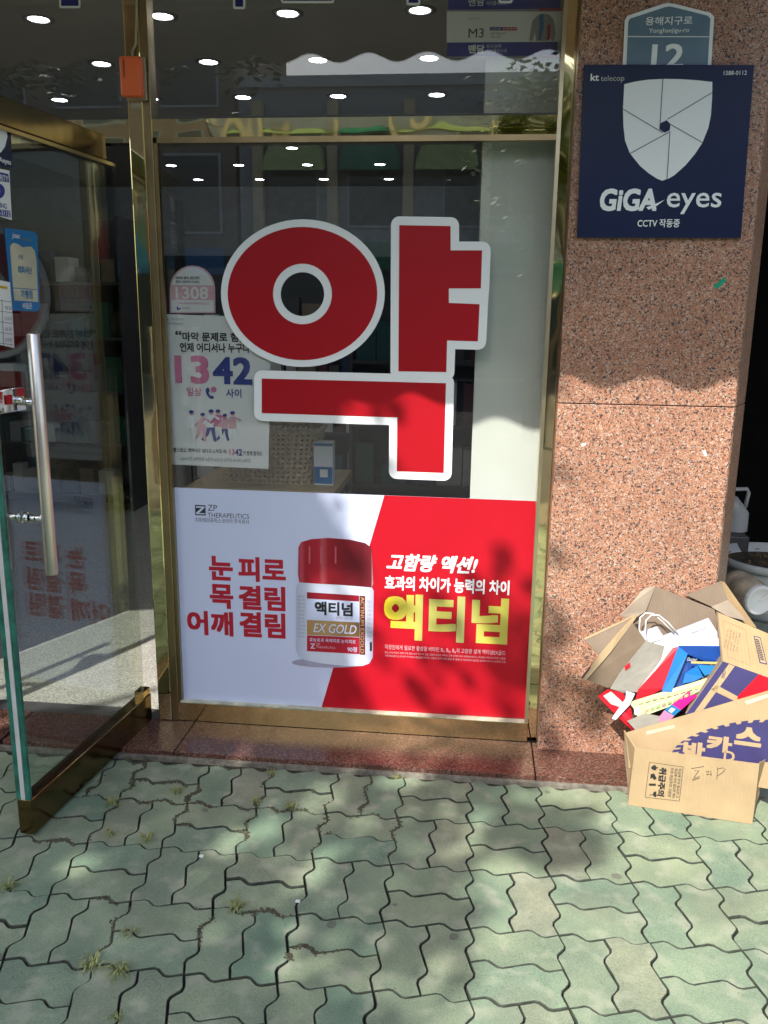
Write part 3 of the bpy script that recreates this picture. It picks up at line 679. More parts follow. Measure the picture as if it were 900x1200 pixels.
for k in range(9): text(AF, 'ㅁㅂㅅ', 430.5, 703+k*5, 435.5, 706.5+k*5, M['grey'], ad, 0, n=.0040)

# medicine banner behind the upper pane
BFm = Frame((0, .085, 0), (1, 0, 0), (0, 0, 1))
bn = thing('product_banner', 'grey and blue banner reading M3 behind the upper pane', 'banner', at(590, 40, .085))
MB().box(tuple(at(523.5, 66.5, .0855)), tuple(at(659, -60, .095))).build('board', plain('bright_navy_board', (.03, .05, .32), .5), bn)
P_ = lambda pts, m, n, nm='band': printed(nm, BFm, [pxp(BFm, pts)], m, bn, n)
P_([(523.5, 13.5), (659, 13.5), (657.5, 49), (523.5, 50)], M['paperw'], .0012); P_([(523.5, 11.6), (660, 10.5), (660, 13), (523.5, 13.4)], M['grey'], .0012)
P_([(632, 10.4), (660, 10.2), (660, 12.6), (632, 12.8)], M['tred'], .0018); P_([(523.5, 66.3), (657, 66), (657, 68.2), (523.5, 68.6)], M['grey'], .0012); P_([(632, 65), (657, 65), (657, 68), (632, 68)], M['tred'], .0018)
text(BFm, 'M3', 549, 33.5, 567, 44.5, M['black'], bn, 0, n=.0022); text(BFm, 'MENDAM', 549.5, 21, 563, 23, M['grey'], bn, 0, n=.0022)
P_([(574, 32), (589, 32), (589, 36), (574, 36)], M['navyp'], .0018); P_([(589, 32), (606, 32), (606, 36), (589, 36)], M['tred'], .0018)
text(BFm, '근육통 관절통에', 575, 33, 605, 35.2, M['white'], bn, 0, n=.0024); text(BFm, '냉온 이중 효과', 575, 38, 592, 41, M['black'], bn, 0, n=.0022); text(BFm, '파스 한장', 575, 42, 587, 44.8, M['black'], bn, 0, n=.0022)
text(BFm, '맨담', 549, 52.5, 567.8, 62.8, M['white'], bn, .07, n=.0022); text(BFm, '듀오심레', 570, 52, 587, 56.4, M['white'], bn, 0, n=.0022); text(BFm, '카타플라스마', 570, 57.4, 594, 62.4, M['white'], bn, 0, n=.0022)
text(BFm, '맨담', 549, -3, 567.8, 7.3, M['white'], bn, .03, n=.0022); text(BFm, '카타플라스마', 570, 1.5, 594, 6.5, M['white'], bn, 0, n=.0022)
P_([(620, 48), (622, 35), (624, 24), (630, 18.5), (636, 16), (643, 17), (648, 22), (650, 30), (651, 42), (649, 48), (646, 48), (645, 36), (643, 48), (628, 48), (627, 38), (624, 48)], M['grey'], .0018, 'torso_print')
P_([(632, 17), (637, 16.5), (637, 34), (633, 48), (630, 48), (632, 34)], M['cyan'], .0022, 'torso_print'); P_([(641, 30), (645, 28), (645, 46), (641, 48)], M['tred'], .0022, 'torso_print')

# ---- signs on the pillar
np_ = thing('house_number_plate', 'blue grey pentagonal house number plate 12 tucked behind the navy sign', 'sign', at(780, 60, -.052))
NF = Frame((0, -.0525, 0), (1, 0, 0), (0, 0, 1))
outer = [(728, 110), (732, 24), (735, 19), (777, 5), (783, 4), (790, 5), (832, 15.5), (836.5, 20), (831, 110)]
inner = [(732.5, 110), (736, 26), (738, 22.5), (779, 9), (784, 8.2), (789, 9), (829, 19), (832, 22.5), (827, 110)]
printed('plate', NF, [pxp(NF, outer)], M['white'], np_, .004, .004)
printed('plate_face', NF, [pxp(NF, inner)], plain('slate_blue_enamel', (.13, .20, .28), .35, var=.1), np_, .0046)
printed('rule', NF, [pxp(NF, [(735, 43), (830, 43.2), (830, 44.2), (735, 44)])], M['white'], np_, .0052)
text(NF, '용해지구로', 756, 20, 811, 30, M['white'], np_, .02, n=.0054); text(NF, 'Yonghaejigu-ro', 760, 33.5, 807, 40.5, M['white'], np_, .01, n=.0054); text(NF, '12', 763, 52, 801, 81, M['white'], np_, .035, n=.0054)
gs = thing('security_sign', 'square navy security sign with white shield on the granite pillar', 'sign', at(780, 180, -.06))
GF = Frame((0, -.066, 0), (1, 0, 0), (0, 0, 1))
MB().slab([GF.P(*q, 0) for q in pxp(GF, [(684.5, 75.5), (884, 76), (868.5, 279), (676, 278.5)])], .008, (0, -1, 0)).build('plate', M['navy'], gs, bevel=.0015)
sh = [(731.5, 98.7), (745, 95.5), (760, 93.4), (777, 92.5), (797, 92.8), (815, 94), (834.7, 96), (834.4, 115), (833, 135), (830, 150), (823, 167.5), (814, 181), (803, 194), (790, 205.5), (784, 209), (776, 211.8), (770, 209.5), (760, 203), (750, 194.5), (738, 179.5), (732.5, 165), (730.5, 148), (730, 128)]
printed('shield', GF, [pxp(GF, sh)], M['white'], gs, .0008)
def ln(x0, y0, x1, y1, w_=.8):
    d = V((x1-x0, y1-y0)).normalized(); n = V((-d.y, d.x))*w_*.5
    printed('shutter_line', GF, [pxp(GF, [(x0+n.x, y0+n.y), (x1+n.x, y1+n.y), (x1-n.x, y1-n.y), (x0-n.x, y0-n.y)])], M['navy'], gs, .0016)
for a in ((776.7, 92.5, 773, 152), (834.7, 108.5, 782, 140), (823.2, 167.3, 786, 146), (781.5, 210.5, 785, 154), (738.3, 180, 784, 155), (730.2, 128, 776.5, 155.5)): ln(*a)
printed('aperture', GF, [pxp(GF, [(781, 141), (785.6, 145.5), (784.6, 153), (778.5, 155.5), (773.2, 152), (774, 144.5)])], M['navy'], gs, .0020)
text(GF, 'kt', 692, 86.5, 702, 95, M['white'], gs, .035); text(GF, 'telecop', 704, 88.5, 731.5, 97, M['lgrey'], gs, 0); text(GF, '1588-0112', 848, 83, 875, 88, M['white'], gs, 0)
text(GF, 'GiGA', 703, 221, 770, 247.5, M['white'], gs, .06, .08); text(GF, 'eyes', 781, 226, 845, 251, M['white'], gs, .012)
printed('swoosh', GF, [pxp(GF, [(757, 243), (768, 239), (779, 234), (770, 241), (760, 246)])], M['white'], gs, .0022)
text(GF, 'CCTV 작동중', 747, 256.5, 796.5, 266.5, M['white'], gs, .025)

# orange alarm on the post
al = thing('door_alarm', 'orange plastic door alarm on a beige plate high on gold post', 'alarm', at(155, 92, -.02))
a0 = at(147, 118, -.018); a1 = at(171, 67, -.018)
box('back_plate', (a0.x+.004, -.022, a0.z), (a1.x-.002, -.0125, a1.z), M['beige'], al, .002)
b0 = at(143.5, 114.5, -.04); b1 = at(166, 66.5, -.04)
box('housing', (b0.x, -.058, b0.z), (b1.x, -.0225, b1.z), M['orange'], al, .008)
box('slot', (b0.x+.016, -.0592, b0.z+.055), (b0.x+.0185, -.0575, b0.z+.105), M['black'], al)
MB().tube([at(155, 66, -.03), at(155, 60, -.026), at(159, 52, -.016), at(160, 20, -.014), at(160, -40, -.014)], .004, 8).build('cable', M['beige'], al)

# ================================================================= INTERIOR THINGS
col = thing('white_column', 'pale painted column behind the right part of glass', 'column', (.2, .2, 0))
box('panel', (-.003, .10, .016), (.30, .34, 2.998), M['column'], col, .004)
names = {1.75: 'first', 2.55: 'second', 3.4: 'third', 5.24: 'fourth', 6.12: 'fifth', 7.05: 'last'}
proto = None
for y, xs in ((1.75, (-2.31, -1.65, -1.0, -.335)), (2.55, (-2.33, -1.66, -.995, -.335)), (3.4, (-3.02, -2.35, -1.68, -1.01, -.33)), (5.24, (-1.73,)), (6.12, (-3.18, -2.47, -1.76, -1.025)), (7.05, (-3.2, -2.49, -1.757, -1.03))):
    for i, x in enumerate(xs):
        if proto is None:
            proto = thing('downlight', '', 'ceiling light', (x, y, 3.0), 'round recessed ceiling downlights')
            MB().lathe((x, y, 3.0), (0, 0, -1), [(.080, 0), (.078, .006), (.054, .007), (.0505, .001)], 24).build('trim_ring', M['lgrey'], proto, True)
            MB().lathe((x, y, 2.9985), (0, 0, -1), [(.0, .0025), (.050, .002)], 24).build('diffuser', M['lamp'], proto); o = proto
        else:
            o = proto.copy(); C.objects.link(o); o.location = (x, y, 3.0)
            for ch in proto.children: c_ = ch.copy(); C.objects.link(c_); c_.parent = o
        pos = ['leftmost', 'second from left', 'third from left', 'fourth from left', 'fifth from left'][i] if i < len(xs)-1 or len(xs) == 1 else 'rightmost'
        if len(xs) == 1: pos = 'single'
        o['label'] = f'round ceiling downlight, {pos} in the {names[y]} row from the window'
ct = thing('display_counter', 'light wooden display ledge just behind the window glass', 'counter', (-.8, .4, 0))
box('counter_top', (-1.07, .16, .865), (-.50, .62, .893), M['wood'], ct, .003); box('counter_body', (-1.04, .20, .016), (-.53, .60, .864), plain('dim_wood_panel', (.16, .12, .08), .6), ct)
# basket
bk = thing('wicker_basket', 'woven grey brown basket on the ledge behind the 1342 poster', 'basket', (-.79, .38, .893))
def basket():
    nu, nv = 264, 44; vs = []; fs = []
    for j in range(nv+1):
        t = j/nv; hw = .175+.028*t; hd = .115+.02*t; z = .893+.20*t
        for i in range(nu):
            a = 2*math.pi*i/nu; c_, s_ = math.cos(a), math.sin(a); p = 5
            r = (abs(c_)**p+abs(s_)**p)**(-1/p)
            w_ = .0022*(1 if ((i//4)+(j//4)) % 2 else -1)
            vs.append((-.79+(hw+w_)*c_*r, .38+(hd+w_)*s_*r, z))
    for j in range(nv):
        for i in range(nu):
            if i % 4 in (1, 2) and j % 4 in (1, 2): continue
            i2 = (i+1) % nu; fs.append((j*nu+i, j*nu+i2, (j+1)*nu+i2, (j+1)*nu+i))
    return vs, fs
obj('woven_side', *basket(), M['wicker'], bk)
rim = [(-.79+.205*math.cos(a)*(abs(math.cos(a))**5+abs(math.sin(a))**5)**(-.2), .38+.137*math.sin(a)*(abs(math.cos(a))**5+abs(math.sin(a))**5)**(-.2), 1.095) for a in [2*math.pi*i/40 for i in range(41)]]
MB().tube(rim, .009, 8, False).build('rim', M['wicker'], bk, True)
pbx = thing('product_box', 'small white and blue medicine box standing beside the basket', 'box', (-.565, .3, .893))
box('carton', (-.60, .27, .8935), (-.525, .32, 1.06), M['white'], pbx, .002)
box('blue_print', (-.598, .268, .90), (-.527, .2695, .965), M['cyan'], pbx)
box('blue_print', (-.598, .2685, 1.045), (-.527, .2698, 1.055), M['cyan'], pbx); box('pale_print', (-.575, .2683, .925), (-.545, .2678, .955), M['paperw'], pbx)
# shelving with boxes
def shelf(x0, x1, y, h, label, rows, seed, face='y'):
    ORD = ['first', 'second', 'third', 'fourth', 'fifth', 'sixth', 'seventh', 'eighth', 'ninth', 'tenth', 'eleventh', 'twelfth', 'thirteenth', 'fourteenth']
    ROW = ['lowest', 'second lowest', 'middle', 'second highest', 'highest'] if rows == 5 else ['lowest', 'second lowest', 'second highest', 'highest']
    short = {1: 'low rack', 2: 'middle shelf', 3: 'shelf behind the door'}[seed]
    rr = random.Random(seed); t = thing('shelf_unit', label, 'shelf', ((x0+x1)/2, y, .016))
    for x in (x0, x1-.02): box('side_panel', (x, y-.3, .0165), (x+.02, y, h), M['darkgrey'], t)
    box('back_panel', (x0+.02, y-.012, .0165), (x1-.02, y, h), M['inwall'], t)
    for r in range(rows):
        z = .12+r*(h-.2)/rows; box('shelf_board', (x0+.02, y-.3, z), (x1-.02, y-.013, z+.02), M['inwall'], t)
        x = x0+.04; qn = 0
        while x < x1-.14 and qn < 14:
            w_ = rr.uniform(.07, .16); hh = rr.uniform(.10, min(.26, (h-.2)/rows-.05)); cname = rr.choice(list(BX))
            o = box('medicine_box', (x, y-.27, z+.0205), (x+w_, y-.27+rr.uniform(.06, .18), z+.0205+hh), BX[cname], None)
            tag(o, f'{cname} packet, {ORD[qn]} on the {ROW[r]} board of the {short}', 'box', 'medicine packets on the shop shelves')
            qn += 1; x += w_+rr.uniform(.005, .05)
BX = {'white': M['paperw'], 'green': plain('green_carton', (.02, .12, .08), .5), 'maroon': plain('maroon_carton', (.12, .02, .03), .5), 'navy': plain('navy_carton', (.02, .04, .12), .5), 'tan': plain('tan_carton', (.25, .20, .14), .5), 'teal': plain('teal_carton', (.01, .10, .12), .5), 'grey': M['lgrey'], 'black': M['darkgrey']}
shelf(-.75, .35, 2.5, 1.7, 'dark low shelf rack seen under the red lettering', 4, 1); shelf(-2.4, -.9, 4.4, 1.9, 'dark shelf unit in the middle of the shop', 4, 2)
shelf(-4.2, -2.6, 3.6, 2.2, 'shelf unit seen through the open glass door', 5, 3)
hb = tag(box('wall_cabinet', (-4.55, 4.4, 2.0), (.55, 4.75, 2.55), plain('grey_cabinet', (.20, .22, .23), .5)), 'long grey overhead cabinet across the dim shop', 'cabinet')

# ================================================================= BOXES BY THE PILLAR
def panel(name, pts, m, par, th=.004):     # pts: (px, py, depth y)
    return MB().slab([at(*p) for p in pts], th).build(name, m, par)
# front box
fbx = thing('cardboard_box', 'open kraft drink carton with printed flap standing in front', 'box', at(735, 945, -.34))
A0, A1 = V((.541, -.350, .002)), V((.909, -.412, .002)); T0, T1 = at(744, 877, -.352), at(890, 895.6, -.414)
B0, B1 = V((.553, -.268, .020)), V((.945, -.325, .020)); U0, U1 = at(731, 856, -.272), at(899, 889, -.335)
th = .004
FFr = Frame(A0, A1-A0, T0-A0); T1 = FFr.at(890, 895.6)
pf = MB().slab([A0, A1, T1, T0], th).build('front_panel', M['kraftl'], fbx)
MB().slab([A0+V((0, .004, 0)), T0+V((0, .004, 0)), U0, B0], th, (-1, -.1, 0)).build('side_panel', M['kraftl'], fbx)
MB().slab([A1+V((0, .004, 0)), T1+V((0, .004, 0)), U1, B1], th, (1, .1, 0)).build('side_panel', M['kraft'], fbx)
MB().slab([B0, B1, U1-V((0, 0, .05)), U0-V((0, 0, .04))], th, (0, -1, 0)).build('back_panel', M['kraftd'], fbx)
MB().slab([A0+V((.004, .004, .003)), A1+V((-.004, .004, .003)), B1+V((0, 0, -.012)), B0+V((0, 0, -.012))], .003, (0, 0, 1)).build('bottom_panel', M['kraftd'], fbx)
L0, L1, L2, L3 = at(737, 900, -.300), at(905, 925, -.362), at(906, 808, -.335), at(733, 859, -.285)
LF = Frame(L0, L1-L0, L3-L0); L2 = LF.at(906, 808)
MB().slab([L0, L1, L2, L3], .004).build('raised_flap', M['kraftl'], fbx)
def zig(cx, cy, rx, ry, rot, k=34):
    out = []
    for i in range(k):
        a = 2*math.pi*i/k; a2 = 2*math.pi*(i+.55)/k
        for aa, rr in ((a, 1.0), (a2, 1.0), (a2+.01, .90), (2*math.pi*(i+1)/k-.001, .90)):
            x, y = rx*rr*math.cos(aa), ry*rr*math.sin(aa); out.append((cx+x*math.cos(rot)-y*math.sin(rot), cy+x*math.sin(rot)+y*math.cos(rot)))
    return out
M['bnavy'] = plain('carton_navy_print', (.035, .03, .12), .6)
zz = [q for q in zig(866, 873, 80, 27, -.17)]
printed('logo_print', LF, [[LF.uv(*q) for q in zz]], M['bnavy'], fbx, .0012)
for s, a, b, c_, d in (('박', 800, 869, 826, 893), ('카', 828, 862, 858, 881), ('스', 861, 852, 893, 874)):
    # slanted lettering: place each syllable on its own baseline
    text(LF, s, a, b, c_, d, M['kraftl'], fbx, .10, n=.0018)
text(LF, 'D', 848, 880, 861, 892, M['kraftl'], fbx, .04, n=.0018)
tp = printed('tape_strip', LF, [pxp(LF, [(757, 857), (790, 849), (791, 853), (758, 861)])], plain('old_tape', (.55, .47, .34), .3), fbx, .0012)
printed('tape_strip', LF, [pxp(LF, [(872, 822), (899, 813), (900, 817), (875, 826)])], M['cream'], fbx, .0012)
# prints on the front panel
bl = M['black']
def frame_line(fr, pts, w_, m, par, n):
    u = [fr.uv(*p) for p in pts]
    for i in range(len(u)):
        a = V(u[i]); b = V(u[(i+1) % len(u)]); d = (b-a).normalized(); nn = V((-d.y, d.x))*w_/2
        printed('print_border', fr, [[tuple(a+nn), tuple(b+nn), tuple(b-nn), tuple(a-nn)][::-1]], m, par, n)
frame_line(FFr, [(761, 893), (800.5, 898.5), (796, 938.5), (756, 934)], .0012, bl, fbx, .0012)
text(FFr, '취급주의', 771, 899, 780, 933, bl, fbx, .07, n=.0014, rot=1)
text(FFr, '주의 취급주의 고함량', 784, 899, 788, 934, bl, fbx, 0, n=.0014, rot=1); text(FFr, '취급에 주의 필요한 액티', 789, 900, 792.5, 935, bl, fbx, 0, n=.0014, rot=1); text(FFr, '취급에 주의 필요한 고', 793.5, 900, 797, 935, bl, fbx, 0, n=.0014, rot=1)
def icon(cx, cy, pts): printed('pictogram', FFr, [[FFr.uv(cx+x, cy+y) for x, y in pts]], bl, fbx, .0014)
icon(766.5, 899.5, [(-4, 0), (-1, -2.8), (2, -3), (2.5, -.8), (4.5, -.6), (4.5, .6), (2.5, .8), (2, 3), (-1, 2.6)])
icon(765.5, 910, [(-3, -3), (1, -4), (2.5, -1), (4, 2), (1, 4), (-1, 1), (-3.5, 2.5)]); icon(764.5, 919, [(-4, -1), (4, -1), (4, 1.6), (-4, 1.4)])
icon(765, 930.5, [(4, -3.5), (4, 3.5), (1, 2.5), (0, .7), (-4, 1.4), (-4, .8), (0, 0), (1, -2.5)])
for pts in ([(810, 900.5), (825, 898)], [(814, 903), (819, 903), (813, 911), (820, 910)], [(811, 913), (820, 911.5), (812, 914.5)], [(827, 904), (831, 903.5), (828, 908), (833, 907)], [(833, 903), (833.5, 909)],
            [(841, 899), (840, 913)], [(841, 901), (847, 899.5), (850, 901), (847, 905), (841, 909)]):
    u = [FFr.uv(*p) for p in pts]
    MB().tube([FFr.P(a, b, .001) for a, b in u], .0007, 5).build('handwriting', bl, fbx)

# big grey-brown carton with flaps
bc = thing('cardboard_box', 'large torn brown carton with open flaps holding the rubbish', 'box', (.75, -.15, .02))
pb = lambda pts, m=M['kraftd'], th=.004, nm='flap': panel(nm, pts, m, bc, th)
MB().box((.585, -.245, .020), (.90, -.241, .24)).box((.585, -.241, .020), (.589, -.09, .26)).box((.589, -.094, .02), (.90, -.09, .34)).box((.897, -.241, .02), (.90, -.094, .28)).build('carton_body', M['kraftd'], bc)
pb([(768, 687, -.068), (837, 714, -.068), (846, 745, -.08), (846, 800, -.12), (740, 806, -.12), (735, 745, -.10)])
pb([(727, 721, -.13), (742, 706, -.11), (751, 694, -.09), (758, 689, -.08), (768, 687, -.07), (757, 716, -.09), (745, 724, -.11), (737, 727, -.12)], plain('paler_flap', (.36, .29, .22), .85))
pb([(804, 697.5, -.062), (845, 681, -.058), (853, 703, -.066), (848, 709, -.068), (834, 711, -.068)], M['kraftd'])
pb([(845, 681, -.062), (849, 682, -.05), (887, 736, -.03), (874, 732, -.04), (853, 704, -.062)], M['kraft'])
pb([(834, 711.5, -.072), (853, 703.5, -.072), (876, 728, -.07), (852, 722, -.075)], plain('grey_kraft', (.38, .31, .24), .85))
lb = thing('cardboard_box', 'small brown open box tipped at the left of the pile', 'box', at(712, 770, -.2))
panel('flap', [(684, 749, -.18), (744, 721, -.14), (702, 768, -.20)], M['kraftd'], lb)
panel('inner_panel', [(741, 729, -.150), (757, 751, -.17), (724, 803, -.215), (712, 806, -.22), (686, 796, -.225)], plain('shaded_brown_board', (.17, .125, .085), .9), lb)  # darker brown paints the shade on the inner face turned from the sun
panel('torn_edge', [(745, 719.5, -.14), (745, 725, -.145), (716, 764, -.195), (687, 797, -.232), (681.5, 797, -.232), (696, 775, -.21), (724, 742, -.175)], M['kraftl'], lb, .006)
panel('outer_lining', [(742.5, 721, -.1385), (743, 723, -.143), (697, 777, -.210), (683, 795, -.2335), (681, 794, -.2335), (696, 774, -.207)], plain('plum_lining', (.10, .03, .05), .6), lb, .0105)
panel('flap_rim', [(684, 748, -.181), (744, 720, -.141), (744, 722, -.1425), (686, 750, -.183)], M['kraftl'], lb, .006)
# paper bag with cord handles
pg = thing('paper_bag', 'crumpled white paper bag with twisted cord handles', 'bag', at(780, 750, -.15))
PW = plain('white_bag_paper', (.50, .51, .57), .6, var=.05)
for m_ in (PW, M['kraftg']): bump(m_.node_tree, m_.node_tree.nodes['Principled BSDF'], noise(m_.node_tree, 22, 2), 1, .006)
panel('bag_front', [(725, 767, -.135), (784, 742, -.115), (830, 724, -.105), (841, 741, -.112), (846, 757, -.125), (800, 772, -.15), (745, 784, -.165)], PW, pg, .006)
panel('bag_fold', [(724, 768, -.14), (790, 745, -.128), (846, 748, -.135), (847, 758, -.142), (790, 764, -.155), (740, 778, -.165)], M['paperw'], pg, .002)
PF = Frame(at(784, 742, -.121), at(830, 724, -.111)-at(784, 742, -.121), V((0, -.1, 1)))
text(PF, 'sunflower drug', 805, 737, 827, 740, M['grey'], pg, 0, .0, n=.006)
for dx, dy in ((0, 0), (7, 4)):
    pts = [(754, 753, -.15), (749, 737, -.145), (750, 724, -.14), (756, 718.5, -.135), (765, 719, -.13), (776, 728, -.125), (790, 742, -.122)]
    MB().tube([at(x+dx*(.7 if i in (0, 6) else 1), y+dy*(1-i/8), d-.004*(dx > 0)) for i, (x, y, d) in enumerate(pts)], .0022, 7).build('cord_handle', M['paperw'], pg, True)
gc = thing('grey_card', 'folded grey board sheet leaning in the rubbish pile', 'card sheet'); o = None
panel('board', [(757, 751, -.172), (779, 757, -.165), (775, 771, -.175), (747, 811, -.222), (731, 812, -.225), (715, 807, -.228), (726, 789, -.21)], M['kraftg'], gc, .003)
panel('white_edge', [(779, 757, -.166), (789, 759, -.166), (783, 772, -.18), (759, 800, -.21), (750, 806, -.218), (775, 772, -.176)], plain('pale_film', (.5, .5, .52), .4), gc, .002)
panel('red_corner', [(732, 781, -.204), (738, 776, -.198), (739, 781, -.203), (733, 786, -.208)], M['pred'], gc, .002)
gc.location = (0, 0, 0)
rc = thing('red_folder', 'flattened bright red carton between grey sheet and blue box', 'carton')
panel('red_sheet', [(789, 759, -.170), (797, 757, -.170), (779, 806, -.222), (762, 815, -.23), (744, 822, -.236), (748, 808, -.225), (768, 786, -.2)], M['pred'], rc, .004)
panel('white_print', [(764, 795, -.2075), (766, 795, -.2075), (756, 807, -.221), (753.5, 808, -.221)], M['paperw'], rc, .0015)
panel('white_print', [(781, 781, -.191), (786, 774, -.184), (788, 775, -.185), (783, 783, -.193)], M['paperw'], rc, .0015)
ro = thing('red_carton', 'open red carton end with white lining low at left', 'carton')
panel('red_rim', [(700.5, 816, -.225), (712, 808, -.222), (729, 809, -.222), (740, 832, -.24), (742, 856, -.252), (733, 849, -.25), (718, 834, -.24)], M['pred'], ro, .004)
panel('white_lining', [(707, 815.5, -.2262), (716, 810.5, -.2245), (731, 824, -.2345), (729, 829.5, -.237), (716, 825, -.2345)], M['lgrey'], ro, .001)
panel('red_edge', [(729, 831, -.2415), (748, 850, -.255), (745, 858, -.256), (728, 838, -.246)], M['tred'], ro, .004)
wf = tag(panel('white_flap', [(744, 813, -.245), (734, 810, -.245), (733, 819, -.247), (717, 842, -.255), (721.5, 843.5, -.256), (738, 826, -.25)], M['lav'], None, .003), 'pale folded card strip sticking out left of the red carton', 'card strip')
# blue tray box
bt = thing('blue_box', 'bright blue medicine display box lying open in the pile', 'box')
M['bblue'] = plain('bright_blue_carton', (.004, .14, .52), .35); M['dblue'] = plain('deep_blue_carton', (.006, .05, .25), .35)
panel('inner_face', [(800, 762, -.150), (847, 762, -.145), (848, 784, -.165), (812, 806, -.20), (782, 811, -.205)], M['dblue'], bt, .004)
panel('side_strip', [(795, 757.5, -.174), (806, 766, -.182), (787, 811, -.234), (775.5, 810, -.232)], M['bblue'], bt, .006)
panel('top_strip', [(795, 757, -.173), (846, 757.5, -.168), (847, 775.5, -.182), (826, 775, -.182), (805, 766.5, -.18)], M['dblue'], bt, .005)
panel('top_edge', [(795, 756.5, -.1715), (846, 757, -.1665), (846, 760, -.168), (799, 760, -.174)], M['bblue'], bt, .004)
TF = Frame(at(806, 768, -.176), at(846, 770, -.173)-at(806, 768, -.176), V((0, -.5, 1))); text(TF, 'Easier', 805, 769, 817, 773, M['white'], bt, .03, n=.006)
panel('side_lettering', [(785, 798, -.2185), (787, 799, -.2185), (795, 773, -.188), (793, 772, -.188)], M['paperw'], bt, .0007)
panel('inner_packet', [(803, 789, -.212), (817, 780, -.204), (824, 793, -.215), (812, 799, -.224), (800, 801, -.228)], M['bblue'], bt, .008)
panel('inner_packet', [(817, 779, -.203), (840, 780, -.200), (842, 786, -.205), (826, 792, -.214)], M['cyan'], bt, .006)
panel('yellow_edge', [(810, 775, -.198), (845, 776, -.195), (845, 778.5, -.196), (810, 777.5, -.199)], plain('mustard_card', (.50, .40, .14), .6), bt, .003)
# yellow carton
yb_ = thing('yellow_carton', 'long pale yellow medicine carton lying across the pile', 'carton')
YM = plain('pale_yellow_carton', (.60, .58, .30), .5)
panel('top_face', [(737, 823, -.240), (829, 794.5, -.215), (833, 800, -.222), (744, 832, -.247)], YM, yb_, .006)
panel('front_face', [(744, 832.5, -.2478), (833, 800.5, -.2228), (826, 806, -.2290), (808, 816, -.2380), (790, 826, -.245), (752, 840, -.2535), (747, 840, -.2535)], YM, yb_, .006)
YF = Frame(at(744, 832, -.2475), at(833, 800, -.2225)-at(744, 832, -.2475), V((0, -.6, 1)))
GP = plain('faded_green_print', (.30, .40, .18), .6)
for k in range(9):
    x = 756+k*6.6; y = 832.5-k*2.55
    panel('green_print', [(x, y, -.2515), (x+4.5, y-1.7, -.2505), (x+4.3, y+1.5, -.2515), (x-.2, y+3.2, -.2525)], GP if k % 3 else M['wood'], yb_, .0008)
    x = 748+k*8.2; y = 824.5-k*2.5
    panel('green_print', [(x, y, -.2455), (x+5.5, y-1.7, -.2440), (x+5.7, y-.4, -.2450), (x+.2, y+1.4, -.2465)], GP, yb_, .0008)
panel('white_label', [(743, 830, -.2500), (749, 829, -.2500), (750, 836, -.2540), (744, 838, -.2545)], M['paperw'], yb_, .001)
for pts, nm, m_, lab in (([(745, 742, -.128), (770, 734, -.118), (779, 748, -.125), (752, 757, -.140)], 'paper_sheet', PW, 'thin white sheet half hidden behind the cord handles of the bag'),):
    o = panel(nm, pts, m_, None, .002); tag(o, lab, 'paper')
pk = thing('pink_packet', 'magenta and blue packet poking out above the printed flap', 'packet')
panel('pink_face', [(807, 810.5, -.247), (817, 815.5, -.248), (798, 832, -.258), (788, 826, -.256)], plain('magenta_carton', (.72, .01, .20), .4), pk, .006)
panel('blue_face', [(788, 826, -.2562), (798, 832, -.2582), (790, 839, -.262), (779, 833, -.2595)], M['cyan'], pk, .006)
panel('silver_spot', [(787, 829, -.2585), (792, 831, -.2595), (787, 836, -.262), (783, 833, -.2605)], M['lgrey'], pk, .001)
panel('pink_face', [(779, 833, -.2597), (790, 839, -.2622), (781, 848, -.266), (766, 849, -.266)], M['pink'], pk, .006)
fc = tag(panel('grey_card_scrap', [(735, 845, -.262), (756, 836, -.257), (776, 840, -.262), (770, 850, -.268), (745, 856, -.27)], M['kraftg'], None, .004), 'dull card scrap between yellow carton and printed flap', 'card scrap')
# kraft carton with stripes
kb = thing('cardboard_box', 'tilted kraft carton with barcode and navy red stripes at right', 'box', at(870, 780, -.2))
E0, E1 = at(846, 774.5, -.215), at(965, 817, -.235); G0, G1 = at(840, 717, -.12), at(958, 767, -.135); H0, H1 = at(803, 836, -.262), at(925, 880, -.28)
KF = Frame(E0, E1-E0, G0-E0); HF = Frame(E0, E1-E0, E0-H0); G1 = KF.at(958, 767); H1 = HF.at(925, 880); H0 = HF.at(803, 836)
MB().slab([E0, E1, G1, G0], .005).build('top_panel', M['kraft'], kb); MB().slab([H0, H1, E1, E0], .005).build('front_panel', M['bnavy'], kb)
MB().slab([E0, G0, G0+V((.02, .03, -.12)), H0+V((.03, .06, -.02)), H0], .004, (-1, 0, 0)).build('side_panel', M['kraftd'], kb)
hp = lambda pts, m, n, nm='stripe_print': printed(nm, HF, [pxp(HF, pts)], m, kb, n)
hp([(854, 778), (861, 780.5), (818, 840), (811, 838)], M['kraftl'], .0012); hp([(833, 808), (840, 803), (868, 818), (866, 824)], M['kraftl'], .0012)
hp([(889, 790), (930, 805), (930, 825), (864, 821), (864, 816)], M['pred'], .0018)
text(HF, 'ENERGY', 846, 785, 850, 795, M['bnavy'], kb, 0, n=.002, rot=3)
kp = lambda pts, m, n, nm='print': printed(nm, KF, [pxp(KF, pts)], m, kb, n)
kp([(883, 745), (891, 747), (899, 779), (890, 777)], M['bnavy'], .0010, 'barcode'); kp([(884, 746.2), (890.3, 748), (897.5, 777.5), (891, 776)], M['kraftl'], .0016, 'barcode')
for k in range(12):
    a = k/12; x0, y0 = 884.6+6*a*1.05, 749+27*a; kp([(884.6+6.6*a, 748.5+25.5*a), (889.2+6.6*a, 750+25.5*a), (889.4+6.6*a, 751.2+25.5*a), (884.8+6.6*a, 749.7+25.5*a)], bl, .0022, 'barcode')
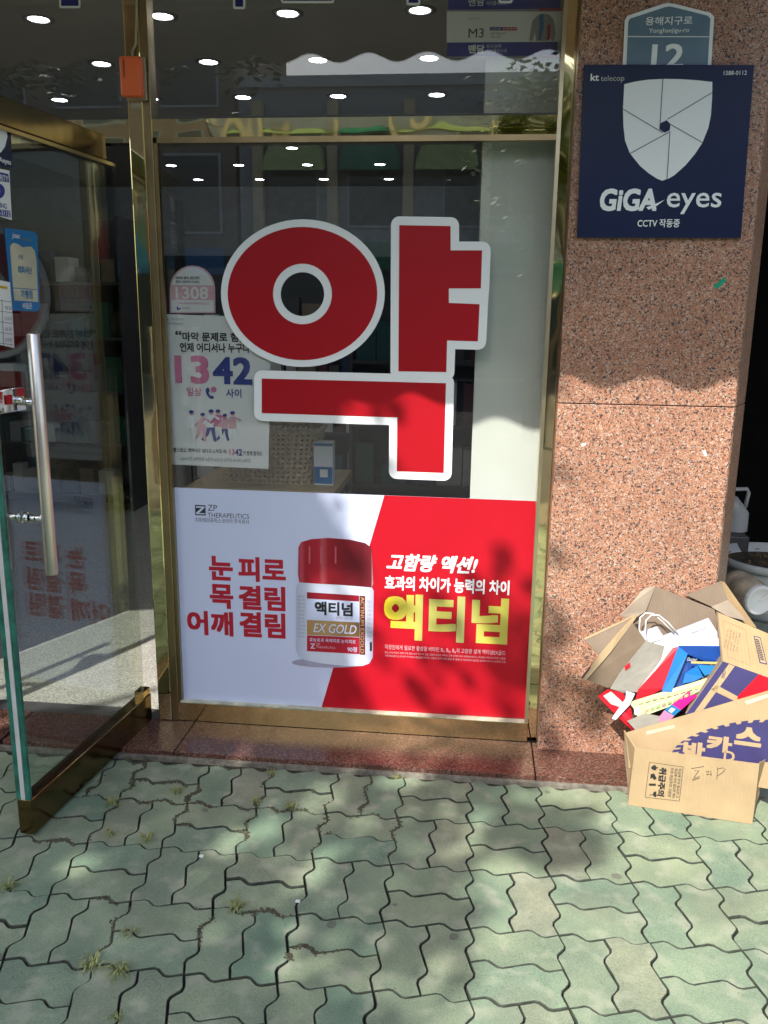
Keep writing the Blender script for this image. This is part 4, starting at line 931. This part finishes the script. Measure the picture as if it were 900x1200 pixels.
for k in range(5): text(KF, ['주의 취급', '활성형 비타민', '제조 설계', '고함량 결림', '필요한'][k], 850+k*3.5, 736+k*1.0, 852+k*3.5, 760+k*1.4, M['kraftd'], kb, 0, n=.0012, rot=1)
frame_line(KF, [(847, 727), (873, 738), (880, 780), (853, 770)], .0008, M['kraftd'], kb, .0012)

# ================================================================= PASSAGE THINGS
PC = V((1.62, 1.66, 0))
pot = thing('flower_pot', 'round grey ribbed planter of dry soil in the passage mouth', 'flower pot', PC)
prof = [(0.0, .0), (.20, 0), (.215, .02)]
for k in range(6): prof += [(.222+.006*k, .05+.035*k), (.228+.006*k, .06+.035*k), (.224+.006*k, .072+.035*k)]
prof += [(.262, .27), (.285, .275), (.287, .31), (.272, .312), (.262, .27)]
MB().lathe(PC, (0, 0, 1), prof, 40).build('planter', plain('grey_planter_plastic', (.50, .53, .56), .5), pot, True)
MB().lathe(PC+V((0, 0, .262)), (0, 0, 1), [(.0, .01), (.1, .018), (.2, .008), (.262, 0)], 30).build('soil', plain('dry_soil', (.06, .045, .03), .95, var=.6, scale=60, bmp=.01), pot)
rr = random.Random(5); lf = MB()
for k in range(90):
    a = rr.uniform(0, 6.3); r_ = rr.uniform(0, .25); p = PC+V((r_*math.cos(a), r_*math.sin(a), .278+rr.uniform(0, .02))); b = rr.uniform(0, 6.3); L_ = rr.uniform(.02, .07)
    d = V((math.cos(b), math.sin(b), rr.uniform(-.1, .3)))*L_; n_ = V((-math.sin(b), math.cos(b), .2))*rr.uniform(.002, .008)
    lf.add([p, p+d*.5+n_, p+d, p+d*.5-n_], [(0, 1, 2, 3)])
o = lf.build('leaf_litter', plain('dry_leaf_litter', (.22, .17, .09), .9, var=.5, scale=30), pot); o['kind'] = 'stuff'
# bottle lying on the paving
bo = thing('plastic_jar', 'big clear brownish plastic jar with white lid lying before the planter', 'jar')
q0, q1 = at(858, 683, 1.22), at(889, 703, 1.02); ax = (q1-q0).normalized()
LL = (q1-q0).length
MB().lathe(q0, ax, [(0, -.01), (.05, -.01), (.075, .02), (.08, .06), (.077, .07), (.08, .08), (.08, LL*.75), (.07, LL*.9), (.062, LL)], 26).build('jar_body', plain('cloudy_brown_plastic', (.50, .42, .32), .25, var=.4, scale=12), bo, True)
MB().lathe(q0, ax, [(.069, LL-.02), (.071, LL-.015), (.071, LL+.012), (.060, LL+.016), (.056, LL+.010), (.0, LL+.010)], 28).build('lid', M['paperw'], bo, True)
MB().tube([q0+ax*(LL+.012)+V((-.045, 0, -.03)), q0+ax*(LL+.012)+V((.045, -.0, .035))], .005, 6).build('lid_ridge', M['paperw'], bo)
# crate + jug
cr = tag(MB().box((1.20, 1.9, -.003), (1.56, 2.25, .35)).build('dark_crate', M['darkgrey'], bevel=.01), 'dark crate in the black passage under the white jug', 'crate')
jg = thing('plastic_jug', 'dim white plastic jug with handle in the dark passage', 'jug', (1.42, 2.05, .35))
jl, jr = at(846, 630, 2.05), at(872.5, 630, 2.05); jt = at(860, 572, 2.05); w2 = (jr.x-jl.x)/2; jc = (jl.x+jr.x)/2; hz = jt.z-.352
pr_ = []
vs = []; fs = []; lev = [(0, 1, 1), (.05, 1.03, 1), (.45, 1.0, 1), (.62, .85, .9), (.72, .5, .7), (.80, .28, .4)]
for (t_, sx, sy) in lev:
    for k in range(20):
        a = 2*math.pi*k/20; vs.append((jc-.02*(t_ > .6)+w2*sx*math.cos(a)*(abs(math.cos(a))**4+abs(math.sin(a))**4)**-.25, 2.05+.07*sy*math.sin(a), .352+hz*t_))
for j in range(len(lev)-1):
    for k in range(20): k2 = (k+1) % 20; fs.append((j*20+k, j*20+k2, (j+1)*20+k2, (j+1)*20+k))
fs.append(tuple((len(lev)-1)*20+k for k in range(20)))
JM = plain('white_jug_plastic', (.45, .46, .48), .4)
obj('jug_body', vs, fs, JM, jg, True)
MB().tube([(jc-.05, 2.05, .352+hz*.8), (jc-.04, 2.05, .352+hz*.97), (jc+w2*.75, 2.05, .352+hz*.99), (jc+w2*.92, 2.05, .352+hz*.9), (jc+w2*.75, 2.05, .352+hz*.55)], .012, 8).build('handle', JM, jg, True)
ql = at(846, 630, 1.66)

# ================================================================= WEEDS AND MOSS
rr = random.Random(11)
wd = [(131, 944, 1.0), (130, 977, .7), (172, 984, .9), (108, 1133, 1.1), (140, 1141, 1.1), (278, 1064, 1.0), (151, 1095, .7), (10, 1041, .9), (207, 929, .9), (343, 946, .8), (318, 906, .6), (300, 940, .6), (136, 1195, .6), (466, 912, .6)]
where = ['by the door rail foot', 'at a joint nearest below the door rail', 'in the joint right of the door foot', 'spiky, straw tipped, low at the left', 'spread wide, low at the left beside a spiky one', 'bristly, in the joint below the bottle poster', 'sparse, above the two low left tufts', 'at the left edge of the picture', 'in mossy joint under the window corner', 'beside mossy joint below the window sill', 'tiny, hugging the granite step', 'small, left of the mossy joint below the sill', 'tiny, at the bottom of the picture', 'flat, by the granite step mid window']
for (px, py, s), wh in zip(wd, where):
    p = atz(px, py, 0); b = MB()
    for k in range(int(24*s)+8):
        a = rr.uniform(0, 6.28); L_ = rr.uniform(.020, .046)*s; h_ = rr.uniform(.008, .028)*s; d = V((math.cos(a), math.sin(a), 0)); n_ = V((-d.y, d.x, 0))*.0016
        r0 = V((rr.uniform(-.008, .008), rr.uniform(-.008, .008), -.004))
        m_ = p+r0+d*L_*.5+V((0, 0, h_)); e_ = p+r0+d*L_+V((0, 0, h_*.7)); q = p+r0
        b.add([q-n_, q+n_, m_+n_, m_-n_, e_], [(0, 1, 2, 3), (3, 2, 4)])
    o = b.build('weed_tuft', M['weed']); tag(o, 'small grass tuft between green pavers, '+wh, 'weed', 'weeds in the paving joints')
ms = MB()
def blob(px, py, n, sx, sy):
    for k in range(int(n*2.6)):
        p = atz(px+rr.gauss(0, sx*1.1), py+rr.gauss(0, sy*1.2), 0)
        uu = (ca*(p.x-.034)+sa*(p.y-GY0))/SX; vv = -(-sa*(p.x-.034)+ca*(p.y-GY0))/SY      # settle into the nearest joint
        c_, q_ = math.floor(uu), math.floor(vv); cand = [(abs(uu-round(uu)), 'v', round(uu)), (abs(vv-round(vv)), 'h', round(vv))]
        cand.append((abs(uu-c_-.5), 'v', c_+.5) if (c_+q_) % 2 else (abs(vv-q_-.5), 'h', q_+.5)); _, kd, L0_ = min(cand)
        sp_ = abs(rr.gauss(0, .0045))*rr.choice((-1, 1))
        if kd == 'v': lx = L0_*SX+wig(vv-q_)+sp_; ly = -vv*SY
        else: lx = uu*SX; ly = -L0_*SY+wig(uu-c_)+sp_
        p = V((.034+ca*lx-sa*ly, GY0+sa*lx+ca*ly, .0004)); r_ = rr.uniform(.002, .0065); 
        pts = [p+V((r_*math.cos(a+rr.random())*rr.uniform(.7, 1.3), r_*math.sin(a)*rr.uniform(.7, 1.3), -.001)) for a in (0, 1.05, 2.1, 3.14, 4.2, 5.2)]; n0 = len(ms.v)
        ms.v += pts+[p+V((0, 0, rr.uniform(.0005, .003)))]; ms.f += [(n0+i, n0+(i+1) % 6, n0+6) for i in range(6)]
for a in ((205, 927, 90, 14, 3), (222, 935, 70, 10, 5), (235, 945, 40, 7, 5), (215, 958, 45, 7, 4), (160, 890, 45, 8, 5), (165, 905, 60, 10, 4), (150, 915, 40, 8, 4), (82, 947, 50, 16, 3), (72, 978, 70, 12, 5), (285, 970, 35, 3, 8), (300, 940, 40, 6, 3),
          (315, 910, 30, 5, 5), (343, 940, 60, 12, 3), (430, 948, 50, 10, 3), (432, 920, 40, 3, 9), (128, 1052, 25, 7, 3), (135, 1085, 35, 5, 8), (130, 1110, 30, 4, 8), (232, 1090, 30, 3, 8), (110, 925, 40, 14, 2), (310, 1068, 40, 16, 2), (185, 925, 50, 8, 2), (350, 1120, 40, 14, 2), (262, 889, 30, 6, 2), (383, 970, 30, 2, 14), (466, 970, 30, 2, 14)): blob(*a)
o = ms.build('moss', M['moss']); o['kind'] = 'stuff'; o['label'] = 'dark moss and grit in the joints between pavers'; 
# paper bits
for px, py, lab in ((236, 1004, 'small white paper crumb on a paver below the poster'), (349, 1057, 'tiny white crumb on the joint right of the centre left')):
    p = atz(px, py, .001); tag(MB().box((p.x-.006, p.y-.004, .0015), (p.x+.006, p.y+.004, .005)).build('paper_crumb', M['paperw']), lab, 'litter')

# ================================================================= AWNING, TREE, STREET (seen in reflections, cast the shade)
aw = thing('shop_awning', 'beige scalloped canvas awning above the window, seen mirrored in the glass', 'awning', (-1, -.6, 3))
AX0, AX1, AD, AH = -4.4, 1.2, -1.30, 2.68
b = MB(); b.slab([(AX0, -.045, 3.35), (AX1, -.045, 3.35), (AX1, AD, 2.92), (AX0, AD, 2.92)], .003, (0, -.3, 1)); b.build('canopy', M['canvas'], aw)
n_ = int((AX1-AX0)/.02); vs = []; fs = []
for i in range(n_+1):
    x = AX0+i*.02; zl = AH+.020*math.cos(2*math.pi*x/.27)
    vs += [(x, AD-.002, zl), (x, AD-.002, 2.92), (x, AD+.002, zl), (x, AD+.002, 2.92)]
for i in range(n_): k = 4*i; fs += [(k, k+4, k+5, k+1), (k+2, k+3, k+7, k+6), (k, k+2, k+6, k+4)]
obj('valance', vs, fs, M['canvas'], aw)
for x in (-4.3, -2.2, .25, 1.1): MB().tube([(x, -.045, 2.95), (x, AD+.02, 2.90)], .015, 8).build('support_arm', M['lgrey'], aw)
MB().tube([(AX0, AD+.03, 2.90), (AX1, AD+.03, 2.90)], .018, 8).build('front_bar', M['lgrey'], aw)

def shade_want(P):
    """share of sunlight the crown takes where a ray through P lands: open on the right, dense on the left"""
    t = (0-P.y)/(-SUN.y); L = P-SUN*t
    wob = .10*math.sin(7*L.x+2.1*L.z)+.08*math.sin(13*L.z+3*L.x)
    if L.z > .05 and L.x > -1.15:           # reaches the window wall
        if L.z > 1.45: return .25
        if L.x < -.52+wob*.8: return .95
        if L.x < -.38+wob: return .5
        if L.x > .27: 
            return .6 if (L.x-.31)**2+(L.z-.68)**2 < .004 or (L.z < .22 and L.x < .50) else .04
        return .03 if L.z > .62+wob else .38
    if L.z > .05: return .0                # doorway
    t = P.z/SUN.z; G = P-SUN*t; x, y = G.x, G.y
    s = .5+.5*math.sin(5.3*x+3.1*y+1)*math.sin(4.1*y-2.3*x+.4)
    edge = x-(-.35+.25*(y+1.0))             # boundary between shade and light
    s2 = .5+.5*math.sin(9.7*x-4.3*y+2)*math.sin(8.3*y+3.9*x)
    if edge < -.15: return .95 if s2 < .70 else .12
    if edge < .38: return .2+.75*s2
    if (x-.22)**2*2+(y+.52)**2*4 < .06: return .93
    return .03+.25*max(0, s-.75)
tr = thing('street_tree', 'leafy street tree on the pavement behind the camera', 'tree', (-4.7, -3.15, 0))
MB().tube([(-4.7, -3.15, -.05), (-4.75, -3.3, 1.2), (-4.7, -3.9, 2.4), (-4.45, -5.0, 3.6), (-3.8, -5.8, 4.6), (-3.4, -5.5, 5.6)], [.19, .15, .13, .10, .07, .03], 12).build('trunk', M['bark'], tr, True)
rr = random.Random(21)
for e in ((-4.9, -5.2, 5.2), (-2.6, -4.8, 5.0), (-3.0, -6.9, 5.4), (-5.0, -7.4, 5.1), (-3.2, -4.2, 4.9)):
    MB().tube([(-4.47, -4.95, 3.5), tuple(V((-4.47, -4.95, 3.5)).lerp(V(e), .5)+V((0, 0, .25))), e], [.06, .04, .015], 8).build('limb', M['bark'], tr, True)
vs = []; fs = []; cnt = 0; tries = 0
clumps = [V((rr.uniform(-6.2, .6), rr.uniform(-8.2, -2.2), rr.uniform(4.2, 6.2))) for _ in range(1900)]
for cpt in clumps:
    if abs(shade_want(cpt)) < rr.random(): continue
    for k in range(44):
        P = cpt+V((rr.gauss(0, .085), rr.gauss(0, .085), rr.gauss(0, .16)))
        if rr.random() > shade_want(P): continue
        a = rr.uniform(0, 6.28); L_ = rr.uniform(.09, .15); d = V((math.cos(a), math.sin(a), rr.uniform(-.5, .2))).normalized()*L_
        sd = V((-math.sin(a), math.cos(a), rr.uniform(-.4, .4))).normalized()*L_*.32; k0 = len(vs)
        vs += [P, P+d*.5+sd, P+d, P+d*.5-sd]; fs.append((k0, k0+1, k0+2, k0+3)); cnt += 1
print('leaves', cnt)
o = obj('crown', vs, fs, M['leaf'], tr)

# houses across the street
M['shopdark'] = plain('dark_shop_front', (.025, .027, .03), .7)
def house(x0, x1, y, h, m, label, floors, bays, shop):
    t = thing('street_building', label, 'building', ((x0+x1)/2, y, 0), 'buildings across the street')
    box('wall', (x0, y-6, -.1), (x1, y, h), m, t)
    fh = (h-.6)/floors; glass = M['dwin']
    for f in range(floors):
        for b_ in range(bays):
            bw = (x1-x0)/bays; wx = x0+b_*bw+bw*.15; z0 = f*fh+(.5 if f else .2); z1 = f*fh+fh-.55
            w_ = box('window', (wx, y-.02, z0), (wx+bw*.7, y+.05, z1), M['lgrey'], t)
            box('pane', (wx+.06, y+.051, z0+.06), (wx+bw*.7-.06, y+.055, z1-.06), glass, w_)
        if f == 0: box('shop_front', (x0+.25, y+.056, 0), (x1-.25, y+.12, fh-.55), M['shopdark'], t)
        if f == 0 and shop: box('sign_board', (x0+.3, y+.056, fh-.5), (x1-.3, y+.25, fh+.15), shop, t)
    box('parapet', (x0-.05, y+.002, h-.001), (x1+.05, y+.10, h+.25), M['lgrey'], t)
M['dwin'] = plain('dark_window_glass', (.02, .026, .03), .08)
house(-16, -6.1, -19, 9.5, plain('brown_brick_wall', (.26, .19, .14), .8), 'brown four storey building across the street', 3, 4, M['cyan'])
house(-6.0, 3.4, -19, 6.85, plain('pale_plaster_wall', (.36, .36, .36), .8), 'pale low building across the street', 2, 4, plain('green_board', (.03, .22, .12), .5))
house(3.5, 14, -20, 7.6, plain('yellowish_wall', (.50, .42, .25), .8), 'yellowish building across the street', 2, 4, M['tred'])
vs = []; fs = []
t2 = thing('street_tree', 'small round tree across the kerb, mirrored in the gold crossbar', 'tree', (.75, -8.8, -.13))
MB().tube([(.75, -8.8, -.1), (.75, -8.8, 3.0)], [.09, .05], 10).build('trunk', M['bark'], t2)
for k in range(3800):
    a, b_, c_ = rr.gauss(0, .33), rr.gauss(0, .33), rr.gauss(0, .42); P = V((.78+a, -8.8+b_, 3.6+c_)); an = rr.uniform(0, 6.28); L_ = .12
    d = V((math.cos(an), math.sin(an), rr.uniform(-.8, .2))).normalized()*L_; sd = V((-math.sin(an), math.cos(an), .3))*L_*.3; k0 = len(vs)
    vs += [P, P+d*.5+sd, P+d, P+d*.5-sd]; fs.append((k0, k0+1, k0+2, k0+3))
obj('crown', vs, fs, plain('yellow_green_leaf', (.16, .20, .03), .6, var=.5, scale=3), t2)
# upper storey of the pale building: green arched canopies between cream piers
pb_ = [o for o in bpy.data.objects if o.get('label') == 'pale low building across the street'][0]
M['greenp'] = plain('green_canopy', (.06, .30, .17), .6, var=.5, scale=1.2); M['ygreen'] = plain('yellow_green_canopy', (.58, .68, .25), .6, var=.3)
for k in range(5):
    x = -5.3+k*1.85
    b = MB(); pts = [V((x+1.5*(.5-.5*math.cos(math.pi*q/10)), -18.9, 5.05+.85*math.sin(math.pi*q/10))) for q in range(11)]
    b.add(pts+[p+V((0, .45, -.15)) for p in pts], [(q, q+1, q+12, q+11) for q in range(10)]+[tuple(range(11, 22))]).build('arched_canopy', M['greenp'] if k % 2 else M['ygreen'], pb_)
    box('pier', (x-.30, -18.948, 3.3), (x-.05, -18.7, 6.5), plain('cream_pier', (.80, .62, .36), .8) if k == 0 else bpy.data.materials['cream_pier'], pb_)
flush_text()
